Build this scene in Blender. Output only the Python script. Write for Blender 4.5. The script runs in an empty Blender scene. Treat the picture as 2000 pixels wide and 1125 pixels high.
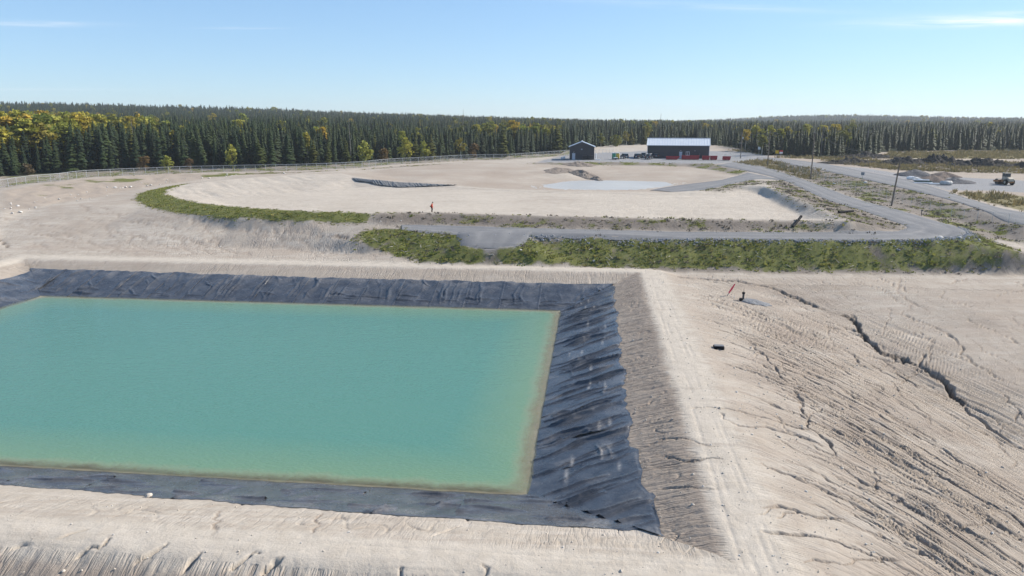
import bpy, bmesh, math, random
import numpy as np
from mathutils import Vector, Matrix
from mathutils.geometry import delaunay_2d_cdt
R = math.radians
scene = bpy.context.scene
COL = scene.collection

# ---------------------------------------------------------------- camera
cam_d = bpy.data.cameras.new('camera')
cam_d.sensor_width = 36.0
cam_d.lens = 25.2
cam_d.clip_start = 0.5
cam_d.clip_end = 30000
cam = bpy.data.objects.new('camera', cam_d)
COL.objects.link(cam)
cam.location = (0, 0, 20)
cam.rotation_euler = (R(90) - math.atan(322.5 / 1400), 0, 0)
scene.camera = cam

# ---------------------------------------------------------------- light
SUN_AZ, SUN_EL = 71.0, 35.0          # clockwise from +Y, above the horizon
world = bpy.data.worlds.new('World')
scene.world = world
world.use_nodes = True
wn, wl = world.node_tree.nodes, world.node_tree.links
wn.clear()
w_out = wn.new('ShaderNodeOutputWorld')
w_bg = wn.new('ShaderNodeBackground')
w_bg.inputs['Strength'].default_value = 0.1
sky = wn.new('ShaderNodeTexSky')
sky.sky_type = 'NISHITA'
sky.sun_disc = False
sky.sun_elevation = R(SUN_EL)
sky.sun_rotation = R(SUN_AZ)
sky.altitude = 300
sky.air_density = 1.0
sky.dust_density = 0.0
sky.ozone_density = 5.0
# thin cirrus wisps, laid out on a flat layer high above (direction / height)
w_tc = wn.new('ShaderNodeTexCoord')
w_sep = wn.new('ShaderNodeSeparateXYZ')
wl.new(w_tc.outputs['Generated'], w_sep.inputs[0])
def wmath(op, a, b=None, clamp=False):
    n = wn.new('ShaderNodeMath'); n.operation = op; n.use_clamp = clamp
    for i, v in enumerate((a, b)):
        if v is None: continue
        if isinstance(v, (int, float)): n.inputs[i].default_value = v
        else: wl.new(v, n.inputs[i])
    return n.outputs[0]
w_z = wmath('MAXIMUM', w_sep.outputs['Z'], 0.03)
w_px = wmath('DIVIDE', w_sep.outputs['X'], w_z)
w_py = wmath('DIVIDE', w_sep.outputs['Y'], w_z)
wisps = [(4.95, 7.55, .8, .34, -.12, 1.15), (5.9, 7.0, .8, .16, -.1, .6), (-5.05, 7.85, .5, .16, .02, .5), (-2.95, 8.2, .30, .07, .0, .30),
         (1.9, 6.75, .9, .13, .25, .28), (-15, 22.8, 2.2, .7, .0, .22), (5.6, 6.4, .6, .12, -.1, .5), (8.5, 3.5, .9, .2, -.3, .7), (-8.5, 4.0, 1., .2, .2, .5),
         (-3.0, 3.5, .8, .15, .1, .4), (3.2, 2.1, .8, .2, -.2, .5), (0.5, -3.0, .9, .2, .2, .5), (-4.5, -2.0, 1., .2, 0, .5), (5.0, -4.0, 1., .2, .1, .5), (-1.5, 1.2, .5, .1, .3, .4)]
w_sum = None
for cx, cy, sx, sy, sl, am in wisps:
    dx = wmath('SUBTRACT', w_px, cx); dy = wmath('SUBTRACT', w_py, cy)
    dy = wmath('SUBTRACT', dy, wmath('MULTIPLY', dx, sl))
    q = wmath('ADD', wmath('POWER', wmath('ABSOLUTE', wmath('DIVIDE', dx, sx)), 2.0), wmath('POWER', wmath('ABSOLUTE', wmath('DIVIDE', dy, sy)), 2.0))
    g = wmath('MULTIPLY', wmath('EXPONENT', wmath('MULTIPLY', q, -0.6)), am)
    w_sum = g if w_sum is None else wmath('ADD', w_sum, g)
w_cb = wn.new('ShaderNodeCombineXYZ'); wl.new(w_px, w_cb.inputs[0]); wl.new(wmath('MULTIPLY', w_py, 2.6), w_cb.inputs[1])
w_no = wn.new('ShaderNodeTexNoise'); w_no.inputs['Scale'].default_value = 1.3; w_no.inputs['Detail'].default_value = 7; w_no.inputs['Roughness'].default_value = .6
w_no.inputs['Distortion'].default_value = .6
wl.new(w_cb.outputs[0], w_no.inputs['Vector'])
w_nf = wmath('MULTIPLY', wmath('SUBTRACT', w_no.outputs[0], .3), 2.6, True)
w_cl = wmath('MULTIPLY', w_sum, w_nf, True)
w_mix = wn.new('ShaderNodeMixRGB')
w_mix.inputs['Color2'].default_value = (7.0, 7.2, 7.4, 1)
wl.new(w_cl, w_mix.inputs['Fac'])
w_wb = wn.new('ShaderNodeMixRGB'); w_wb.blend_type = 'MULTIPLY'; w_wb.inputs['Fac'].default_value = 1      # camera white balance
w_wb.inputs['Color2'].default_value = (1.33, 1.60, 1.86, 1)
w_gm = wn.new('ShaderNodeGamma'); w_gm.inputs['Gamma'].default_value = .65      # highlight roll-off of the camera, over the whole sky
wl.new(sky.outputs[0], w_gm.inputs['Color'])
wl.new(w_gm.outputs[0], w_wb.inputs['Color1'])
wl.new(w_wb.outputs[0], w_mix.inputs['Color1'])
wl.new(w_mix.outputs[0], w_bg.inputs['Color'])
wl.new(w_bg.outputs[0], w_out.inputs['Surface'])

sun_d = bpy.data.lights.new('sun', 'SUN')
sun_d.energy = 4.9
sun_d.angle = R(0.53)
sun_d.color = (1.0, 0.925, 0.815)
sun = bpy.data.objects.new('sun', sun_d)
COL.objects.link(sun)
sun_dir = Vector((math.sin(R(SUN_AZ)) * math.cos(R(SUN_EL)), math.cos(R(SUN_AZ)) * math.cos(R(SUN_EL)), math.sin(R(SUN_EL))))
sun.rotation_euler = sun_dir.to_track_quat('Z', 'Y').to_euler()
sun.location = (60, 30, 80)

vs = scene.view_settings
vs.view_transform = 'Standard'
vs.look = 'None'
vs.exposure = 0.68
vs.gamma = 1.0
vs.use_curve_mapping = False
cy = scene.cycles
cy.use_denoising = True
cy.max_bounces = 6
cy.diffuse_bounces = 2
cy.glossy_bounces = 2
cy.transmission_bounces = 2
cy.transparent_max_bounces = 12
cy.volume_bounces = 0
cy.use_adaptive_sampling = True
cy.adaptive_threshold = 0.02
cy.sample_clamp_indirect = 4.0
# ---------------------------------------------------------------- site survey, metres: X east, Y north (away), Z up
BREAKLINES = {'pond_bottom':[(-5.76,49.84,-5.4,),(-5.33,53.68,-5.4,),(-4.9,57.52,-5.4,),(-4.47,61.36,-5.4,),(-4.04,65.2,-5.4,),(-3.61,69.03,-5.4,),(-3.18,72.87,-5.4,),(-2.74,76.71,-5.4,),(-2.31,80.55,-5.4,),(-9.22,81.32,-5.4,),(-16.13,82.1,-5.4,),(-23.03,82.87,-5.4,),(-29.94,83.65,-5.4,),(-36.85,84.42,-5.4,),(-43.75,85.2,-5.4,),(-50.66,85.97,-5.4,),(-57.57,86.75,-5.4,),(-58,82.91,-5.4,),(-58.43,79.07,-5.4,),(-58.86,75.23,-5.4,),(-59.29,71.39,-5.4,),(-59.72,67.55,-5.4,),(-60.15,63.72,-5.4,),(-60.58,59.88,-5.4,),(-61.01,56.04,-5.4,),(-54.11,55.26,-5.4,),(-47.2,54.49,-5.4,),(-40.29,53.72,-5.4,),(-33.39,52.94,-5.4,),(-26.48,52.17,-5.4,),(-19.57,51.39,-5.4,),(-12.67,50.62,-5.4,),(-5.76,49.84,-5.4,)],
 'pond_crest_in':[(9.73,29.99,0,),(10.66,38.3,0,),(11.59,46.61,0,),(12.52,54.92,0,),(13.45,63.23,0,),(14.39,71.54,0,),(15.32,79.85,0,),(16.25,88.16,0,),(17.18,96.48,0,),(5.73,97.76,0,),(-5.72,99.04,0,),(-17.18,100.33,0,),(-28.63,101.61,0,),(-40.08,102.9,0,),(-51.54,104.18,0,),(-62.99,105.47,0,),(-74.44,106.75,0,),(-75.37,98.44,0,),(-76.31,90.13,0,),(-77.24,81.82,0,),(-78.17,73.51,0,),(-79.1,65.2,0,),(-80.04,56.89,0,),(-80.97,48.58,0,),(-81.9,40.27,0,),(-70.45,38.98,0,),(-58.99,37.7,0,),(-47.54,36.42,0,),(-36.09,35.13,0,),(-24.63,33.85,0,),(-13.18,32.56,0,),(-1.73,31.28,0,),(9.73,29.99,0,)],
 'pond_crest_out':[(12.85,27.33,0.05,),(13.84,36.17,0.05,),(14.83,45.02,0.05,),(15.82,53.86,0.05,),(16.82,62.71,0.05,),(17.81,71.55,0.05,),(18.8,80.39,0.05,),(19.79,89.24,0.05,),(20.78,98.08,0.05,),(8.54,99.46,0.05,),(-3.71,100.83,0.05,),(-15.96,102.21,0.05,),(-28.21,103.58,0.05,),(-40.46,104.95,0.05,),(-52.7,106.33,0.05,),(-64.95,107.7,0.05,),(-77.2,109.07,0.05,),(-78.19,100.23,0.05,),(-79.19,91.39,0.05,),(-80.18,82.54,0.05,),(-81.17,73.7,0.05,),(-82.16,64.85,0.05,),(-83.15,56.01,0.05,),(-84.15,47.16,0.05,),(-85.14,38.32,0.05,),(-72.89,36.94,0.05,),(-60.64,35.57,0.05,),(-48.39,34.2,0.05,),(-36.14,32.82,0.05,),(-23.9,31.45,0.05,),(-11.65,30.08,0.05,),(0.6,28.7,0.05,),(12.85,27.33,0.05,)],
 'diag0':[(-74.35,106.64,-0.03,),(-64.63,95.59,-3,),(-57.66,86.86,-5.35,)],
 'diag1':[(17.07,96.39,-0.03,),(6.53,87.61,-3,),(-2.2,80.64,-5.35,)],
 'diag2':[(-81.79,40.36,-0.03,),(-69.85,48.98,-3,),(-61.12,55.95,-5.35,)],
 'diag3':[(9.64,30.1,-0.03,),(1.3,41,-3,),(-5.67,49.73,-5.35,)],
 'near_toe':[(58.59,13.44,-4.4,),(28.77,16.79,-4.4,),(12.87,18.57,-4.4,),(-1.04,20.13,-4.4,),(-30.85,23.47,-4.4,),(-60.67,26.82,-4.4,),(-100.42,31.28,-4.4,)],
 'valley':[(22.66,95.45,-0.45,),(28.51,92.69,-0.9,),(32.93,89.67,-1.5,),(37.28,84.17,-2.1,),(38.67,77.75,-2.5,),(36.88,65.34,-3,),(38.15,59.09,-3.4,),(38.32,49.55,-3.9,),(37,40,-4.2,),(35,25,-4.8,),(33,5,-5.5,)],
 'plain_a':[(47.14,91.91,-1,),(51.43,87.45,-1.3,),(55.41,74.64,-1.6,),(75,78,-1.5,),(110,80,-1.2,)],
 'plain_b':[(44.01,69.27,-2.2,),(44.6,58.87,-2.6,),(60,40,-2.6,),(70,10,-3,)],
 'grass_toe':[(-24.67,111.39,2.3,),(-23.08,110.1,1.7,),(-19.44,107.34,0.9,),(-16,104.94,0.4,),(-13.01,102.23,0,),(0,101.71,-0.2,),(11.04,101.08,-0.3,),(21.15,100.09,-0.4,),(36.45,99.98,-0.6,),(54.56,99.74,-0.7,),(72.85,99.87,-0.8,),(100,100,-0.8,),(150,96,-0.8,)],
 'shoulder':[(-23.79,116,3,),(-20.09,116.36,3.2,),(-13.97,114.19,3.1,),(-8.01,111.18,2.9,),(-6.64,104.34,2.2,),(0.38,104.34,2.2,),(2.74,108.61,2.9,),(15.46,107.12,2.9,),(30.79,106.63,2.9,),(48.83,105.67,2.9,),(61.13,105.81,2.8,),(66.58,107.26,2.8,),(71.06,110.13,2.9,)],
 'bank_right':[(73.43,112.66,3,),(72.6,105.76,2.5,),(72.44,99.92,2,),(92,104,1.6,),(130,100,1,)],
 'road_near':[(-17.66,114.18,3.35,),(-7.55,110.34,3.35,),(2.36,109.28,3.35,),(15.49,107.42,3.4,),(30.69,106.42,3.4,),(48.67,105.43,3.4,),(60.84,105.43,3.4,),(65.22,106.42,3.4,),(68.56,108.11,3.45,),(70.51,110.4,3.5,),(71.74,114.98,3.65,),(71.53,121.59,3.85,),(71.87,132.21,4.15,),(71.54,149.86,4.6,),(75.56,183.81,5.4,),(77.97,221.41,6.6,),(75.87,245.35,7.2,)],
 'road_far':[(-18.26,118.19,3.45,),(-7.97,116.68,3.45,),(2.47,114.34,3.45,),(16.14,112.1,3.45,),(31.74,110.2,3.45,),(50.67,109.94,3.45,),(59,110.74,3.45,),(61.85,112.65,3.45,),(63.54,114.29,3.5,),(64.27,115.97,3.55,),(64.6,118.03,3.6,),(64.57,120.76,3.7,),(64.98,132.62,4.1,),(65.14,149.86,4.6,),(70.76,188.82,5.4,),(68.8,211.71,6.3,),(64.68,229.32,7,)],
 'branch_a':[(64.93,191,5.5,),(54.88,179.95,5.2,),(48.87,172.06,5,),(43.13,166.27,4.8,),(36.05,163.56,4.7,)],
 'branch_b':[(67.78,208.47,6,),(59.53,195.6,5.7,),(53.4,188.4,5.3,),(45.42,182.99,4.95,),(37.38,175.5,4.7,),(32.22,167.91,4.65,)],
 'crest2_near':[(52.48,110.83,5.2,),(42.63,114.31,4.9,),(33.15,115.57,4.9,),(21,117.18,4.9,),(8.54,119.18,4.9,),(-4.36,121.94,4.9,),(-13.98,124.46,4.9,),(-23.91,123.73,4.9,),(-36.14,126.33,4.9,),(-46.67,130.63,4.9,),(-55.03,135.22,4.9,),(-62.38,141.08,4.9,),(-69.04,147.96,4.9,),(-75.58,156.68,4.9,),(-80.2,166.46,4.9,),(-82.01,177.81,5,),(-79.72,184.32,5.1,),(-75.76,190.98,5.3,),(-67.55,198.87,5.6,),(-57.51,203.29,5.85,),(-48.61,205.26,6,),(-42.84,194.04,5.95,),(-33.91,184.1,5.7,),(-25.68,181.06,5.3,),(-16.47,178.56,5,),(-6.15,173.26,4.65,),(4.77,167.91,4.65,),(11.72,164.81,4.7,),(23.26,163.56,4.7,),(35.53,161.12,4.7,),(42.21,162.65,4.9,),(51.95,170.22,5.4,),(57.7,165.96,6,),(55.61,144.67,5.75,),(53.78,125.44,5.5,),(52.48,110.83,5.2,)],
 'floor2':[(-65.31,155.41,4.25,),(-57.72,162.23,4.25,),(-48.98,172.28,4.25,),(-39.45,179.21,4.25,),(-30.21,177.21,4.3,),(-16.18,175.25,4.35,),(4.73,166.14,4.4,),(23.03,161.87,4.4,),(35.17,159.39,4.3,),(47.29,158.12,4.2,),(56.3,163,4.2,),(54,148,4.1,),(52,131,4,),(49.8,121.5,4,)],
 'floor2n':[(40.99,120.31,4,),(33.15,121.57,4,),(21,123.18,4,),(8.54,125.18,4,),(-4.36,127.94,4,),(-13.98,130.46,4,),(-23.91,129.73,4,),(-36.14,132.33,4,),(-46.67,136.63,4,),(-54.86,140.79,4,),(-65.31,155.41,4.25,)],
 'strip_foot':[(-24.75,119.68,3.5,),(-35.06,122.15,3.6,),(-49.88,126.53,3.65,),(-63.08,133.56,3.7,),(-73.37,143.7,3.8,),(-81.47,155.11,3.95,),(-85.8,165.68,4.15,),(-86.3,176.09,4.4,),(-84.37,188.86,4.6,),(-79.57,197.08,4.9,)],
 'field_a':[(-85.37,118.09,0.2,),(-68.18,117.87,0.15,),(-49.15,117.15,0.1,),(-32.61,112.57,0.3,),(-23.6,108.47,0.3,)],
 'field_b':[(-92.11,128.09,1.6,),(-74.01,128.69,1.7,),(-49.11,124.12,1.9,),(-30.27,116.73,2.3,)],
 'bank_toe':[(-99.08,138.48,3.2,),(-96.59,145.37,3.3,),(-95.17,155.19,3.5,),(-92.93,163.13,3.7,),(-92.17,175.28,4.1,),(-89.39,185.28,4.5,),(-85.09,195.29,4.9,),(-79.28,205.61,5.4,),(-66.56,214.05,5.7,),(-51.5,214.42,6.05,)],
 'bank_top':[(-114.96,161.73,5.1,),(-116.23,174.25,5.3,),(-115.28,189.25,5.5,),(-105.03,206.24,5.5,),(-99.95,212.59,5.5,),(-87.01,212.21,5.6,),(-75.64,214.05,5.7,)],
 'fence_line':[(-125.3,151.5,4,),(-123.97,164.46,4.5,),(-122.66,172.7,4.7,),(-122.53,179.91,4.95,),(-121.56,183.34,5.05,),(-119,187.58,5.1,),(-117.33,197.54,5.35,),(-111.79,203.6,5.4,),(-104.28,209.75,5.4,),(-93.86,215.91,5.5,),(-79.05,219.39,5.65,),(-63.46,221.84,5.8,),(-48.98,231.32,6,),(-41.15,243.16,6.3,),(-30.19,252.06,6.5,),(-15.77,263.54,6.8,),(-2.8,265.22,6.9,),(7.73,274.67,7.1,),(22.8,289.64,7.5,)],
 'yard_edge':[(8.61,244.31,7,),(18.91,244.02,7.1,),(28.71,247,7.2,),(44.53,243.07,7.15,),(58.65,237.77,7.1,),(66.45,235.67,7.05,)],
 'yard_toe':[(5.1,241.13,6.75,),(16.89,239.61,6.5,),(27.91,239.9,6.4,),(43.52,237.29,6.3,),(56.65,236.18,6.2,),(61.57,217.9,5.9,),(63.13,202.8,5.6,)],
 'l3_mid':[(-34.91,205.61,5.4,),(-19.59,213.29,5.9,),(0,218.71,6,),(14.97,211.83,5.7,),(37.7,213.31,5.6,),(54.51,208.32,5.5,)],
 'pool':[(4.06,178.58,4.62,),(7.46,175,4.62,),(10.97,171.55,4.62,),(18.07,169.55,4.62,),(25.2,168.89,4.62,),(31.81,170.88,4.62,),(36.33,176.41,4.62,),(41.74,183.85,4.62,),(47.01,191.09,4.62,),(41.35,194.49,4.62,),(33.52,197.12,4.62,),(26.77,198.91,4.62,),(23.89,200.73,4.62,),(22.21,206.41,4.62,),(19.73,198.91,4.62,),(15.36,197.12,4.62,),(12.25,191.93,4.62,),(7.83,183.85,4.62,),(4.06,178.58,4.62,)],
 'pool_in':[(14.29,183.05,4.3,),(26.58,187.29,4.2,),(35.66,186.11,4.3,)],
 'pub_u':[(93.33,276.44,7.4,),(99.26,266.64,7.2,),(104.07,242.04,6.7,),(103.68,209.56,6,),(102.25,186.23,5.6,),(96.34,159.42,5.2,),(92.78,142.95,4.7,),(92.06,128.65,4.3,),(105,118,4,),(140,100,3.6,)],
 'pub_l':[(87.49,258.94,7.3,),(89.33,239.61,7,),(90.57,210.17,6.4,),(90.59,182.63,5.75,),(89.66,166.12,5.4,),(88.4,145.93,4.9,),(85.58,130.06,4.5,),(82.92,115.45,4,),(95,106,3.7,),(128,88,3.4,)],
 'ditch':[(83.49,232.1,6.6,),(83.64,196.96,5.6,),(81.41,163.56,4.7,),(80.07,141.92,4,),(79.02,125.13,3.2,),(77.81,113.66,2.6,),(76.75,106.16,2.2,)],
 'yard_r':[(109.34,203.4,5.7,),(112.54,186.88,5.55,),(117.27,177.82,5.5,),(122.81,173.07,5.4,),(160,165,5.2,)],
 'yard_r2':[(108.13,239.61,6.5,),(117.83,219.54,6.1,),(127.54,207.39,6,),(141.86,200.55,5.9,),(190,195,5.8,)],
 'field_r':[(139.08,274.56,7.2,),(166.52,278.55,7.4,),(192.98,274.35,7.4,),(270,230,7.4,)],
 'back':[(28.59,313.16,8,),(38.12,319.44,8.2,),(61.93,326.92,8.6,),(93.59,333.51,8.6,),(100.62,304.78,7.9,),(108.84,276.34,7.5,),(135.09,274.35,7.4,),(154.99,302.26,8,),(185.55,310.93,8.3,),(218.3,310.93,8.3,),(290,300,8.3,)],
 'ff':[(-153.54,172.83,4.2,),(-150.51,193.07,4.8,),(-143.67,203.01,5.3,),(-138.48,208.32,5.5,),(-128.59,214.05,5.7,),(-118.24,220.27,5.9,),(-96.16,227.05,6.1,),(-78.47,231.7,6.3,),(-61.57,242.61,6.5,),(-49.91,253.02,6.8,),(-33.35,263.2,7,),(-19.17,272.42,7.3,),(0,280.64,7.5,),(18.94,299.57,7.9,),(33.04,336.44,8.5,),(51.31,366.04,9,),(68.61,376.62,9.2,),(100.34,357.85,9,),(102.95,333.51,8.6,),(97.72,289.65,7.7,),(108.84,276.34,7.5,),(135.09,274.35,7.4,),(154.62,304.91,8,),(187.26,313.8,8.3,),(220.3,313.8,8.3,),(246.56,305.33,8.3,)],
 'ring1':[(-300,40,0,),(-300,150,4,),(-300,300,9,),(-300,480,10,),(-150,480,10,),(0,480,10,),(150,480,10,),(300,480,10,),(450,480,10,),(450,300,8,),(450,150,4,),(450,20,-2,),(300,-200,-5,),(100,-200,-6,),(-100,-200,-5,),(-300,-200,-4,),(-300,40,0,)]}
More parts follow.
